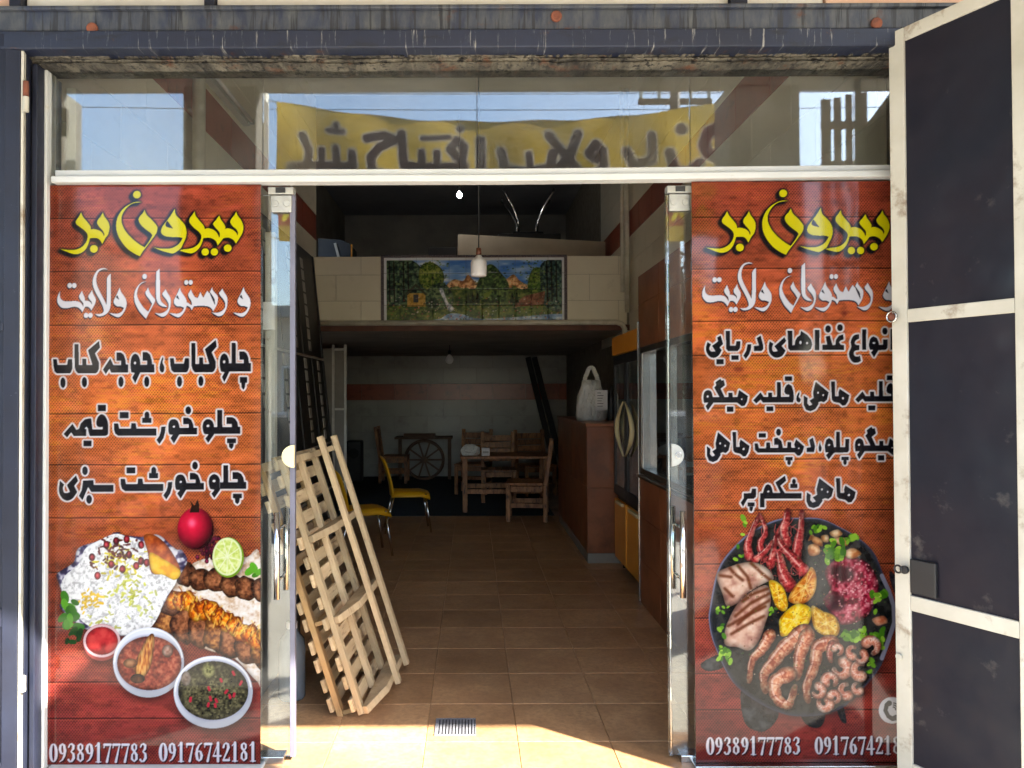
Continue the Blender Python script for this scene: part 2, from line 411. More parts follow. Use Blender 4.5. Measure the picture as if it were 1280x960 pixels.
class Canvas:
    def __init__(s, x0, y0, w, h, S, seed=1):
        s.x0, s.y0, s.S = x0, y0, S
        s.W, s.H = int(round(w * S)) + 1, int(round(h * S)) + 1
        s.w, s.h = w, h
        s.a = np.zeros((s.H, s.W, 3)); s.rng = np.random.default_rng(seed)
        s.X = x0 + np.arange(s.W) / S; s.Y = y0 + np.arange(s.H) / S
        s.XX, s.YY = np.meshgrid(s.X, s.Y)
    def noise(s, sx, sy=None, oct=4, gain=.55):
        sy = sy or sx; tot = np.zeros((s.H, s.W)); amp, nrm = 1., 0.
        for _ in range(oct):
            nx, ny = int(s.w / sx) + 3, int(s.h / sy) + 3
            g = s.rng.random((ny, nx))
            u = (s.X - s.x0) / sx; v = (s.Y - s.y0) / sy
            i, j = u.astype(int), v.astype(int); fu, fv = u - i, v - j
            fu = fu * fu * (3 - 2 * fu); fv = (fv * fv * (3 - 2 * fv))[:, None]
            t = (g[j][:, i] * (1 - fu) + g[j][:, i + 1] * fu) * (1 - fv) + (g[j + 1][:, i] * (1 - fu) + g[j + 1][:, i + 1] * fu) * fv
            tot += t * amp; nrm += amp; amp *= gain; sx *= .5; sy *= .5
            if sx * s.S < .7 or sy * s.S < .7: break
        return tot / nrm
    def mask(s, poly, out=None):
        poly = np.asarray(poly, float)
        m = np.zeros((s.H, s.W)) if out is None else out
        lo = poly.min(0); hi = poly.max(0)
        i0 = max(int((lo[0] - s.x0) * s.S) - 1, 0); i1 = min(int((hi[0] - s.x0) * s.S) + 2, s.W - 1)
        j0 = max(int((lo[1] - s.y0) * s.S) - 1, 0); j1 = min(int((hi[1] - s.y0) * s.S) + 2, s.H - 1)
        if i1 < i0 or j1 < j0: return m
        K = 3; off = (np.arange(K) + .5) / K - .5
        xs = (s.x0 + (np.arange(i0, i1 + 1)[:, None] + off) / s.S).ravel()
        ys = (s.y0 + (np.arange(j0, j1 + 1)[:, None] + off) / s.S).ravel()
        ins = np.zeros((len(ys), len(xs)), bool)
        q = np.roll(poly, -1, 0)
        for (x1, y1), (x2, y2) in zip(poly, q):
            if y1 == y2: continue
            r = np.where(((y1 > ys) != (y2 > ys)))[0]
            if len(r) == 0: continue
            xi = x1 + (ys[r] - y1) * (x2 - x1) / (y2 - y1)
            ins[r] ^= xs[None, :] < xi[:, None]
        a = ins.reshape(j1 - j0 + 1, K, i1 - i0 + 1, K).mean((1, 3))
        v = m[j0:j1 + 1, i0:i1 + 1]; np.maximum(v, a, out=v)
        return m
    def stroke_mask(s, pts, rad, m=None, sub=8):
        """round-capped line of varying radius"""
        m = np.zeros((s.H, s.W)) if m is None else m
        pts = np.asarray(pts, float); n = len(pts)
        rad = np.full(n, float(rad)) if np.isscalar(rad) else np.asarray(rad, float)
        for k in range(n - 1):
            a, b = pts[k], pts[k + 1]; r = max(rad[k], rad[k + 1]) + 1.5
            i0 = max(int((min(a[0], b[0]) - r - s.x0) * s.S), 0); i1 = min(int((max(a[0], b[0]) + r - s.x0) * s.S) + 1, s.W)
            j0 = max(int((min(a[1], b[1]) - r - s.y0) * s.S), 0); j1 = min(int((max(a[1], b[1]) + r - s.y0) * s.S) + 1, s.H)
            if i1 <= i0 or j1 <= j0: continue
            x, y = s.XX[j0:j1, i0:i1], s.YY[j0:j1, i0:i1]
            d = b - a; L = max((d * d).sum(), 1e-9)
            t = np.clip(((x - a[0]) * d[0] + (y - a[1]) * d[1]) / L, 0, 1)
            dist = np.hypot(x - a[0] - t * d[0], y - a[1] - t * d[1])
            al = np.clip((rad[k] + (rad[k + 1] - rad[k]) * t - dist) * s.S + .5, 0, 1)
            v = m[j0:j1, i0:i1]; np.maximum(v, al, out=v)
        return m
    def dilate(s, m, r):
        R_ = r * s.S; k = int(math.ceil(R_)); out = m.copy()
        for dy in range(-k, k + 1):
            for dx in range(-k, k + 1):
                w = min(max(R_ + .5 - math.hypot(dx, dy), 0), 1)
                if w <= 0: continue
                np.maximum(out, s.shift(m, dx, dy) * w, out=out)
        return out
    def shift(s, m, dx, dy):
        o = np.zeros_like(m); H, W = m.shape
        o[max(dy,0):H+min(dy,0), max(dx,0):W+min(dx,0)] = m[max(-dy,0):H+min(-dy,0), max(-dx,0):W+min(-dx,0)]
        return o
    def blur(s, m, r):
        k = max(int(round(r * s.S)), 1)
        for _ in range(2):
            for ax in (0, 1):
                p = np.pad(m, [(k, k) if q == ax else (0, 0) for q in (0, 1)], mode='edge')
                c = np.cumsum(np.insert(p, 0, 0, axis=ax), axis=ax)
                m = (np.take(c, range(2*k+1, c.shape[ax]), ax) - np.take(c, range(0, c.shape[ax]-2*k-1), ax)) / (2*k+1)
        return m
    def put(s, m, col, op=1.0):
        c = np.asarray(col, float)
        if c.ndim == 1: c = c[None, None, :] / 255.0
        jj = np.flatnonzero(m.max(1)); ii = np.flatnonzero(m.max(0))
        if len(jj) == 0: return
        w = (slice(jj[0], jj[-1] + 1), slice(ii[0], ii[-1] + 1))
        m = (m[w] * op)[..., None]
        if c.shape[:2] != (1, 1): c = c[w]
        s.a[w] = s.a[w] * (1 - m) + c * m
    def view(s, poly, pad):
        """a small canvas that shares this one's pixels"""
        p = np.asarray(poly); lo, hi = p.min(0) - pad, p.max(0) + pad
        i0 = min(max(int((lo[0] - s.x0) * s.S), 0), s.W - 8); i1 = max(min(int((hi[0] - s.x0) * s.S) + 2, s.W), i0 + 8)
        j0 = min(max(int((lo[1] - s.y0) * s.S), 0), s.H - 8); j1 = max(min(int((hi[1] - s.y0) * s.S) + 2, s.H), j0 + 8)
        c = Canvas.__new__(Canvas); c.S, c.rng = s.S, s.rng
        c.a = s.a[j0:j1, i0:i1]; c.H, c.W = c.a.shape[:2]; c.X, c.Y = s.X[i0:i1], s.Y[j0:j1]
        c.x0, c.y0 = c.X[0], c.Y[0]; c.w, c.h = (c.W - 1) / s.S, (c.H - 1) / s.S
        c.XX, c.YY = s.XX[j0:j1, i0:i1], s.YY[j0:j1, i0:i1]
        c.win = (slice(j0, j1), slice(i0, i1))
        return c
    def tex(s, n, *cols):
        """noise 0..1 -> colours (0..255)"""
        n = np.clip((n - .28) / .44, 0, .9999) * (len(cols) - 1)
        i = n.astype(int); f = (n - i)[..., None]; c = np.array(cols, float) / 255
        return c[i] * (1 - f) + c[i + 1] * f
    def dome(s, m, r):
        """bulge shade of a printed lump: 0 at its rim, 1 inside"""
        return np.clip(s.blur(m, r) * 2 - 1, 0, 1) * m
def print_mesh(cv, name, place, rows=None, cols=None):
    """grid mesh carrying the canvas; place(u, v) arrays 0..1 (v down) -> x, y, z arrays"""
    r0, r1 = rows or (0, cv.H); c0, c1 = cols or (0, cv.W)
    a = cv.a[r0:r1, c0:c1]; H, W = a.shape[:2]
    u, v = np.meshgrid(np.arange(c0, c1) / (cv.W - 1), np.arange(r0, r1) / (cv.H - 1))
    x, y, z = place(u, v)
    co = np.stack([x, y, z], -1).reshape(-1, 3).astype(np.float32)
    idx = np.arange(H * W).reshape(H, W)
    q = np.stack([idx[1:, :-1], idx[1:, 1:], idx[:-1, 1:], idx[:-1, :-1]], -1).reshape(-1)
    me = bpy.data.meshes.new(name); nf = (H - 1) * (W - 1)
    me.vertices.add(H * W); me.vertices.foreach_set('co', co.ravel())
    me.loops.add(nf * 4); me.loops.foreach_set('vertex_index', q.astype(np.int32))
    me.polygons.add(nf); me.polygons.foreach_set('loop_start', np.arange(0, nf * 4, 4, dtype=np.int32))
    me.update(calc_edges=True)
    me.polygons.foreach_set('use_smooth', np.ones(nf, bool))
    at = me.color_attributes.new('print', 'FLOAT_COLOR', 'POINT')
    c = np.clip(a, 0, 1); lin = np.where(c <= .04045, c / 12.92, ((c + .055) / 1.055) ** 2.4)
    at.data.foreach_set('color', np.concatenate([lin, np.ones((H, W, 1))], -1).astype(np.float32).ravel())
    return me

# ------------------------------------------------------------------ lettering (outlines in photograph units)
def word(shapes, ox, oy, s):
    """list of outlines ('p' polygon, 's' smooth, 'e' ellipse, 'r' rect, 'h' hole ellipse) -> [(polygon, is_hole)]"""
    out = []
    for k, *g in shapes:
        if k == 'p': p = np.array([q[:2] for q in g[0]], float)
        elif k in 'sS': p = sm(g[0])
        elif k in 'eh': p = ell(*g)
        elif k == 'r': p = rct(*g)
        out.append((p / s + np.array((ox, oy)), k in 'hS'))
    return out
def fit(wd, box):
    """move a word into box = x0, y0, x1, y1"""
    allp = np.concatenate([p for p, _ in wd]); lo, hi = allp.min(0), allp.max(0)
    b = np.array(box, float); k = (b[2:] - b[:2]) / (hi - lo)
    return [((p - lo) * k + b[:2], h) for p, h in wd]
Z9 = 1280 / 140.0
YEL = word([
 ('s', [(378,348,1),(400,400),(450,460),(485,510),(490,545,1),(530,543),(590,560),(625,590),(640,625,1),(645,600),(625,560),(590,520),(562,475),(572,435),(600,400),(628,350,1),(645,395),(690,460),(705,520),(690,600),(655,650),(622,715,1),(600,675),(570,650),(530,645),(480,648,1),(470,690),(440,760),(390,810),(330,830),(270,822),(200,795),(130,766,1),(200,778),(270,782),(330,775),(390,745),(430,700),(452,650),(450,600),(420,560),(370,520),(330,490),(318,460),(330,430),(355,395)]),
 ('e', 525, 770, 45, 44),
 ('s', [(1082,232,1),(1000,232),(920,265),(850,320),(800,400),(780,490),(790,580),(830,670),(900,760),(980,820),(1052,857,1),(1080,810),(1140,730),(1200,650),(1240,590),(1253,535),(1240,500),(1190,440),(1130,380),(1105,320,1),(1085,360),(1050,400),(1038,440),(1060,490),(1110,540),(1170,585),(1195,615,1),(1160,680),(1105,755,1),(1040,715),(960,650),(890,570),(850,490),(840,430),(855,370),(900,300),(970,250)]),
 ('e', 1018, 147, 45, 44)], 60, 225, Z9) + word([
 ('s', [(262,312,1),(275,380),(320,430),(370,490),(395,560),(390,640),(355,720),(330,770,1),(290,800),(240,825),(180,815),(100,790),(10,752,1),(90,768),(180,772),(250,755),(310,715),(352,650,1),(310,638),(230,637),(160,628),(115,600),(105,560),(125,510),(170,450),(215,390)]),
 ('S', [(175,450,1),(155,490),(170,520),(245,540,1),(215,500),(190,465)]),
 ('s', [(490,338,1),(500,390),(545,450),(590,505),(605,545,1),(650,538),(710,560),(750,600),(770,645,1),(778,620),(770,580),(735,540),(705,500),(705,475),(735,440),(760,405),(772,388,1),(785,430),(820,480),(840,520),(835,543,1),(880,540),(930,560),(965,590),(978,622,1),(985,590),(965,550),(920,510),(897,465),(910,430),(945,385),(965,345,1),(980,390),(1020,445),(1045,510),(1040,580),(1005,650),(962,715,1),(940,680),(905,655),(860,645),(815,655,1),(790,690),(752,737,1),(735,690),(700,660),(650,645),(588,650,1),(575,700),(545,760),(500,805),(450,825),(390,815),(310,792,1),(370,778),(440,770),(500,745),(545,700),(565,650),(562,610),(530,570),(470,520),(430,465),(435,420),(465,380)]),
 ('e', 610, 810, 42, 42), ('e', 715, 810, 42, 42), ('e', 868, 767, 44, 42)], 190, 225, Z9)
WAW = lambda dx, dy: [('s', [(x+dx, y+dy, *c) for x, y, *c in [(820,300,1),(835,350),(870,400),(895,450),(895,520),(865,590),(825,635),(790,642),(740,620),(695,590,1),(750,600),(800,600),(845,575),(868,535,1),(830,520),(785,515),(755,485),(752,450),(770,410),(795,360)]]),
                      ('S', [(793+dx,388+dy,1),(778+dx,415+dy),(815+dx,442+dy,1)])]
REH = lambda dx, dy: [('s', [(x+dx, y+dy, *c) for x, y, *c in [(155,320,1),(175,360),(210,420),(215,490),(200,560),(165,620),(120,640),(80,625),(30,592,1),(90,600),(140,585),(180,550),(190,500),(170,450),(130,400),(120,370),(140,345)]])]
WHT = word([
 ('s', [(140,335,1),(135,390),(148,430),(185,455),(250,458),(310,455),(365,470),(395,505),(405,525,1),(402,480),(370,440),(355,400),(370,370),(388,335,1),(400,370),(418,415),(422,450,1),(460,455),(490,475),(500,500,1),(498,465),(470,430),(463,395),(485,360),(505,325,1),(515,370),(545,430),(540,480),(515,530),(495,567,1),(480,540),(455,522),(425,522,1),(410,550),(392,585,1),(375,555),(340,528),(290,522),(220,537),(160,532),(120,495),(104,450),(112,395)]),
 ('e', 248, 277, 27, 30), ('e', 300, 277, 27, 30), ('e', 435, 620, 26, 30), ('e', 485, 620, 26, 30),
 ('s', [(690,95,1),(640,78),(580,92),(535,145),(512,215),(516,285),(548,365),(592,445),(625,520),(635,575),(600,603),(535,605,1),(580,630),(640,620),(690,580),(713,520),(718,400),(718,140,1),(690,165),(675,195,1),(673,400),(668,500,1),(655,470),(620,400),(580,320),(555,250),(555,180),(580,120),(630,93)]),
 ('s', [(1130,232,1),(1080,240),(1030,280),(995,340),(985,410),(995,480),(1040,570),(1090,630),(1120,662,1),(1150,600),(1200,510),(1225,450),(1200,410),(1165,360),(1143,300,1),(1130,330),(1113,355),(1125,395),(1160,440),(1190,490,1),(1145,580,1),(1100,540),(1050,470),(1020,400),(1020,350),(1040,290),(1080,250)]),
 ('e', 1105, 175, 26, 30)] + WAW(0, 0), 60, 325, Z9) + word([
 ('s', [(88,85,1),(50,120,1),(45,300),(50,430),(75,490),(120,520),(175,525,1),(140,495),(105,460),(92,400),(92,250)])] + REH(0, 0) + REH(650, -4) + WAW(-500, 2) + WAW(230, 0) + [
 ('s', [(375,480,1),(410,478),(440,500),(458,505,1),(450,460),(425,420),(415,380),(432,350),(445,320,1),(460,360),(490,410),(525,425,1),(540,390),(555,355,1),(575,400),(590,420,1),(610,380),(635,340,1),(655,372,1),(690,300,1),(700,340),(750,400),(755,450),(740,510),(700,580,1),(680,545),(640,522),(560,515),(480,520,1),(455,565,1),(435,530),(400,515),(375,520,1)]),
 ('S', [(652,345,1),(682,420),(722,508,1),(716,440),(684,385)]),
 ('e', 393, 245, 24, 28), ('e', 443, 245, 24, 28)], 190, 325, Z9)

KABAB = [('p', [(732,82),(742,160),(685,225),(730,330),(730,400),(712,440),(690,455),(490,455),(465,425),(452,380),(450,118),(498,118),(500,358),(540,358),(540,285),(585,285),(588,358),(655,358),(605,190)]),
         ('p', [(205,290),(250,290),(258,355),(365,355),(378,290),(425,290),(425,400),(410,440),(395,455),(250,455),(222,430),(210,370)]),
         ('e', 315, 560, 30, 60), ('e', 560, 555, 30, 58)]
CHELO = [('p', [(1000,215),(1055,215),(1085,240),(1105,290),(1112,350),(1132,350),(1132,447),(880,447),(880,352),(912,352),(912,118),(960,118),(962,352),(1050,352),(1050,312),(1000,312)]),
         ('s', [(825,240),(860,260),(880,310),(882,352,1),(882,460,1),(828,570,1),(800,510,1),(830,455,1),(790,447,1),(778,400),(775,330),(790,270)]), ('h', 826, 336, 14, 17),
         ('r', 1005, 510, 1090, 576), ('p', [(1022,575),(1070,575),(1065,630),(1047,658),(1025,630)])]
L1 = word(CHELO + KABAB + [('s', [(122,275,1),(130,300),(120,340),(140,390),(135,440),(112,455),(90,430),(88,380),(100,330)])], 190, 415, Z9)
L1 += word([(k, [(x - 150, y + 8) for x, y in g[0]]) if k == 'p' else (k, g[0] - 147, g[1] + 8, *g[2:]) for k, *g in KABAB] + [
         ('p', [(1080,220),(1130,220),(1165,250),(1185,310),(1190,362),(1215,362),(1215,455),(1050,455),(1050,365),(1132,365),(1132,318),(1080,318)]),
         ('s', [(995,240),(1030,260),(1050,310),(1055,365,1),(1050,460,1),(995,578,1),(962,515,1),(990,460,1),(950,450,1),(942,390),(945,310),(965,260)]), ('h', 993, 345, 13, 16),
         ('p', [(710,290),(745,368),(832,368),(832,320),(780,320),(780,222),(830,222),(865,250),(885,310),(890,362),(915,362),(915,455),(720,455),(700,410),(658,472),(625,420)]),
         ('e', 832, 560, 30, 60), ('e', 1128, 560, 30, 60)], 60, 415, Z9)
GH = 1188.6
KHORESHT = [('p', [(355+GH,195),(410+GH,195),(450+GH,220),(470+GH,270),(478+GH,310),(517+GH,310),(517+GH,388),(310+GH,388),(312+GH,310),(420+GH,310),(420+GH,272),(355+GH,272)]), ('e', 415+GH, 112, 33, 45),
            ('s', [(250+GH,212),(290+GH,230),(312+GH,285),(318+GH,320,1),(312+GH,388,1),(250+GH,490,1),(210+GH,430,1),(240+GH,390,1),(200+GH,385),(186+GH,340),(188+GH,270),(210+GH,225)]), ('h', 250+GH, 298, 14, 12),
            ('p', [(105+GH,300),(155+GH,295),(150+GH,360),(130+GH,430),(85+GH,497),(50+GH,450),(85+GH,400),(100+GH,350)]),
            ('p', [(750,260),(800,260),(812,318),(945,318),(950,258),(1000,258),(1010,318),(1240,318),(1240,400),(800,400),(765,375),(750,320)]),
            ('r', 1075, 195, 1180, 255), ('e', 1130, 162, 28, 37), ('r', 1102, 165, 1158, 200), ('r', 818, 130, 920, 200)]
L2 = word(KHORESHT + [
    ('s', [(610,153),(650,175),(680,240),(685,330),(680,385),(650,402,1),(475,402,1),(460,360),(455,325,1),(620,325,1),(620,300,1),(570,298),(550,270),(552,220),(575,175)]),
    ('p', [(350,320),(368,262),(415,212),(455,202),(490,200),(505,325),(458,325),(436,295),(412,318),(435,325),(435,402),(290,402),(260,360),(212,418),(172,378),(275,262),(320,330)]),
    ('r', 400, 455, 495, 520), ('r', 565, 45, 660, 118)], 60, 500, Z9)
L2 += fit(word(CHELO, 0, 0, 1), (190+578/Z9, 500+110/Z9, 190+1012/Z9, 500+558/Z9))
L3 = word(KHORESHT, 60 + 77/Z9, 570 - 8/Z9, Z9) + word([
    ('p', [(395,270),(515,265),(520,320),(745,320),(745,400),(490,400),(470,370),(455,345),(430,400),(390,495),(348,445),(380,380),(390,320)]),
    ('e', 418, 158, 32, 50), ('e', 465, 485, 33, 50),
    ('s', [(315,210,1),(340,275,1),(295,330,1),(330,400,1),(280,470),(230,497),(180,490),(140,450),(118,380),(130,270,1),(180,315,1),(165,350),(175,400),(205,412),(245,400,1),(210,320,1)])], 60, 570, Z9)
L3 += fit(word(CHELO, 0, 0, 1), (190+648/Z9, 570+100/Z9, 190+1080/Z9, 570+548/Z9))
K2 = 1097.0
R1 = word([
    ('s', [(150,245,1),(190,275,1),(172,320),(190,355),(240,355,1),(200,292,1),(270,240,1),(258,195,1),(300,172,1),(328,272,1),(288,310,1),(312,342,1),(280,400),(230,430),(180,420),(145,380),(130,320)]),
    ('r', 250, 445, 335, 503),
    ('p', [(355,120),(405,120),(407,290),(470,290),(478,240),(525,240),(520,320),(490,355),(385,355),(362,330)]), ('r', 420, 400, 505, 455),
    ('p', [(605,275),(648,275),(645,330),(625,390),(585,445),(557,405),(590,350)]),
    ('p', [(755,175),(785,290),(785,330),(765,355),(678,355),(678,295),(735,290),(708,205)]),
    ('s', [(1025,195,1),(1048,240,1),(995,295,1),(1040,350,1),(1000,410),(940,432),(890,415),(855,370),(845,300),(858,240,1),(900,270,1),(885,320),(900,358),(950,355,1),(910,300,1)]),
    ('p', [(1060,120),(1115,120),(1118,288),(1142,285),(1150,235),(1172,195),(1205,172),(1215,122),(1287,170),(1329,225),(1343,280),(1329,330),(1297,350),(1090,350),(1068,325)]), ('h', 112+K2, 258, 12, 20), ('h', 187+K2, 265, 12, 14),
    ('r', 275+K2, 112, 328+K2, 348),
    ('p', [(400+K2,190),(448+K2,178),(465+K2,240),(478+K2,285),(478+K2,345),(360+K2,345),(360+K2,285),(415+K2,283)]), ('e', 427+K2, 103, 33, 42),
    ('p', [(600+K2,165),(605+K2,225),(570+K2,235),(552+K2,255),(570+K2,283),(610+K2,290),(610+K2,345),(470+K2,345),(470+K2,290),(510+K2,285),(515+K2,230),(550+K2,180)]), ('e', 563+K2, 88, 33, 40),
    ('r', 815+K2, 108, 862+K2, 345),
    ('s', [(780+K2,165,1),(782+K2,215,1),(745+K2,235),(730+K2,262),(745+K2,285),(785+K2,290,1),(785+K2,345,1),(735+K2,355),(720+K2,380),(735+K2,415),(770+K2,420),(790+K2,410,1),(803+K2,470,1),(760+K2,492),(710+K2,485),(675+K2,440),(665+K2,380),(690+K2,310),(685+K2,250),(710+K2,190),(745+K2,168)]),
    ('p', [(905+K2,222),(925+K2,198),(945+K2,190),(985+K2,210),(1005+K2,260),(1008+K2,285),(1055+K2,285),(1055+K2,225),(1105+K2,225),(1105+K2,320),(1085+K2,345),(1000+K2,350),(950+K2,432),(915+K2,375),(940+K2,345),(905+K2,345),(890+K2,290)]), ('h', 950+K2, 265, 16, 10), ('e', 1075+K2, 130, 30, 40),
    ('r', 1140+K2, 105, 1190+K2, 345)], 870, 400, Z9)
MIGU = [('s', [(155,205),(195,225),(212,285,1),(215,350),(205,370,1),(155,440,1),(128,388,1),(160,350,1),(110,350,1),(103,290),(115,230)]), ('h', 152, 278, 12, 12),
        ('p', [(240,115),(298,75),(310,98),(335,90),(350,150),(300,190),(345,285),(388,285),(388,235),(435,235),(437,285),(490,285),(510,205),(612,275),(600,340),(575,385),(540,392),(505,365),(485,350),(205,350),(205,285),(285,285),(225,175),(250,150)]), ('h', 540, 312, 9, 8), ('r', 370, 395, 445, 455)]
GHALIEH = [('p', [(755,232),(790,285),(840,285),(840,235),(885,235),(890,285),(940,285),(940,115),(985,115),(988,285),(1080,285),(1080,265),(1040,255),(1025,230),(1030,185),(1050,150),(1075,138),(1110,160),(1130,230),(1135,310),(1125,350),(780,350),(755,318),(705,362),(670,325)]), ('r', 820, 395, 900, 450), ('r', 1030, 50, 1115, 105)]
MAHI = [('p', [(285,112),(435,235),(415,320),(380,350),(345,340),(315,352),(320,370),(280,430),(225,452),(175,435),(150,380),(150,270),(195,300),(190,360),(215,388),(248,375),(215,330),(262,300),(255,240),(268,180)]), ('h', 312, 240, 10, 12), ('h', 372, 268, 9, 12),
        ('p', [(460,112),(505,112),(508,280),(548,280),(545,240),(560,195),(670,270),(655,340),(625,385),(590,390),(560,360),(490,345),(470,320)]), ('h', 597, 305, 12, 13)]
COMMA = [('s', [(1195,225,1),(1198,250),(1190,285),(1210,310),(1205,345),(1180,348),(1162,320),(1170,270)])]
R2 = word(MIGU + GHALIEH + COMMA, 870, 465, Z9) + word(MAHI, 990, 465, Z9) + word(GHALIEH, 990 + 65/Z9, 465 - 6/Z9, Z9)
Z5 = 1280 / 260.0
R3 = word([('p', [(828,88),(850,105),(858,145),(870,145),(870,50),(893,50),(895,145),(925,145),(927,95),(950,95),(950,165),(940,178),(858,180),(825,222),(808,195),(825,178),(805,178),(800,140),(810,100)]), ('h', 827, 132, 7, 6),
    ('r', 903, 205, 948, 226), ('e', 925, 238, 11, 17), ('p', [(772,110),(775,130),(783,150),(778,172),(766,172),(762,150)]),
    ('p', [(728,85),(742,140),(735,175),(690,175),(690,148),(715,145),(705,100)]),
    ('p', [(370,120),(390,120),(398,150),(440,150),(442,115),(465,115),(468,148),(515,148),(515,130),(490,130),(490,90),(510,85),(535,105),(545,148),(570,148),(572,112),(595,112),(597,148),(620,148),(612,130),(625,95),(675,140),(665,175),(650,195),(635,198),(615,178),(390,178),(372,160)]),
    ('h', 641, 152, 5, 5), ('r', 395, 58, 440, 85), ('e', 517, 52, 15, 22), ('r', 560, 205, 605, 226), ('e', 582, 238, 11, 17)], 870, 530, Z5)
R3 += fit(word(MIGU, 0, 0, 1), (1070, 534, 1124.5, 576.5)) + fit(word(MAHI, 0, 0, 1), (885.8, 540, 939, 577.8))
Z7 = 1280 / 180.0
R4 = word([('p', [(520,35),(532,80),(480,125),(520,190),(668,190),(668,240),(340,240),(340,318),(300,318),(300,190),(325,190),(335,150),(350,120),(370,110),(392,120),(405,145),(415,188),(480,188),(435,95)]), ('h', 373, 176, 10, 8),
    ('r', 567, 108, 632, 146), ('e', 600, 88, 17, 25), ('p', [(228,150),(265,148),(265,220),(245,240),(190,240),(150,310),(128,275),(155,235),(155,190),(220,188)]),
    ('r', 190, 272, 253, 309), ('p', [(205,308),(240,308),(235,340),(222,355),(208,340)])], 910, 590, Z7)
R4 += fit(word(MAHI, 0, 0, 1), (1010.1, 598.2, 1071.3, 635.7))

DIG = {  # strokes of a bold serif figure in a 1 x 2.3 box: (points, radii)
 '0': [([(.5+.34*math.sin(t), 1.15-1.0*math.cos(t)) for t in np.linspace(0, 2*math.pi, 21)], [.07+.12*abs(math.sin(t))**1.2 for t in np.linspace(0, 2*math.pi, 21)])],
 '1': [([(.5,.12),(.5,2.18)], .17), ([(.18,.42),(.5,.12)], .07), ([(.2,2.2),(.8,2.2)], .06)],
 '2': [([(.2,.62),(.28,.3),(.5,.14),(.74,.3),(.78,.65),(.6,1.15),(.2,2.02)], [.13,.1,.09,.15,.17,.12,.08]), ([(.2,2.08),(.85,2.08)], .14), ([(.85,2.05),(.9,1.8)], .06)],
 '3': [([(.18,.5),(.3,.22),(.52,.14),(.74,.35),(.7,.72),(.45,1.02)], [.09,.08,.1,.15,.14,.07]), ([(.45,1.02),(.75,1.3),(.76,1.75),(.55,2.1),(.3,2.15),(.16,1.95)], [.07,.14,.17,.12,.09,.13])],
 '4': [([(.62,.12),(.62,2.2)], .16), ([(.6,.15),(.1,1.5)], .06), ([(.08,1.6),(.92,1.6)], .12)],
 '6': [([(.8,.14),(.5,.35),(.28,.8),(.2,1.4),(.3,1.95),(.5,2.15),(.72,1.95),(.8,1.55),(.68,1.15),(.5,1.02),(.3,1.2)], [.06,.09,.14,.18,.15,.08,.14,.17,.13,.07,.07])],
 '7': [([(.14,.24),(.88,.24)], .15), ([(.86,.3),(.45,2.18)], [.06,.15]), ([(.14,.2),(.1,.6)], .06)],
 '8': [([(.5,.14),(.26,.35),(.25,.68),(.5,1.02),(.76,1.4),(.76,1.85),(.5,2.15),(.22,1.85),(.24,1.4),(.5,1.02),(.73,.68),(.72,.35),(.5,.14)], [.07,.13,.14,.13,.16,.14,.07,.13,.11,.08,.1,.12,.07])],
}
DIG['9'] = [([(1 - x, 2.29 - y) for x, y in DIG['6'][0][0]], DIG['6'][0][1])]
def text_digits(cv, m, txt, x0, x1, y0, y1):
    w = (x1 - x0) / len(txt); h = (y1 - y0) / 2.3
    for i, c in enumerate(txt):
        for pts, rad in DIG[c]:
            p = [(x0 + (i + .03 + .94 * px) * w, y0 + py * h) for px, py in pts]
            r = np.array(rad) * w * .92
            cv.stroke_mask(p, r if r.ndim else float(r), m)
def letter_mask(cv, wd, map_=lambda p: p):
    m = np.zeros((cv.H, cv.W)); hole = np.zeros_like(m)
    for p, h in wd: cv.mask(map_(p), hole if h else m)
    return m * (1 - hole), m
def letters_block(cv, wd, map_=lambda p: p):
    m, full = letter_mask(cv, wd, map_)
    cv.put(cv.dilate(full, 2.5), (226, 222, 226)); cv.put(m, (27, 26, 32))
def letters_yellow(cv, wd, map_=lambda p: p):
    m, full = letter_mask(cv, wd, map_)
    d = cv.dilate(full, 1.6); sh = d.copy()
    for k in range(1, 6): np.maximum(sh, cv.shift(d, -k, int(k * .8)), out=sh)
    cv.put(np.clip(cv.blur(cv.dilate(sh, .8), .9) * 1.15, 0, 1), (30, 24, 26)); cv.put(m, (232, 222, 16))
def letters_white(cv, wd, map_=lambda p: p):
    m, full = letter_mask(cv, wd, map_)
    d = cv.dilate(full, .5)
    sh = np.maximum(cv.shift(d, -1, 1), cv.shift(d, -1, 2))
    cv.put(np.maximum(sh, d), (38, 36, 50)); cv.put(m, (230, 228, 236))
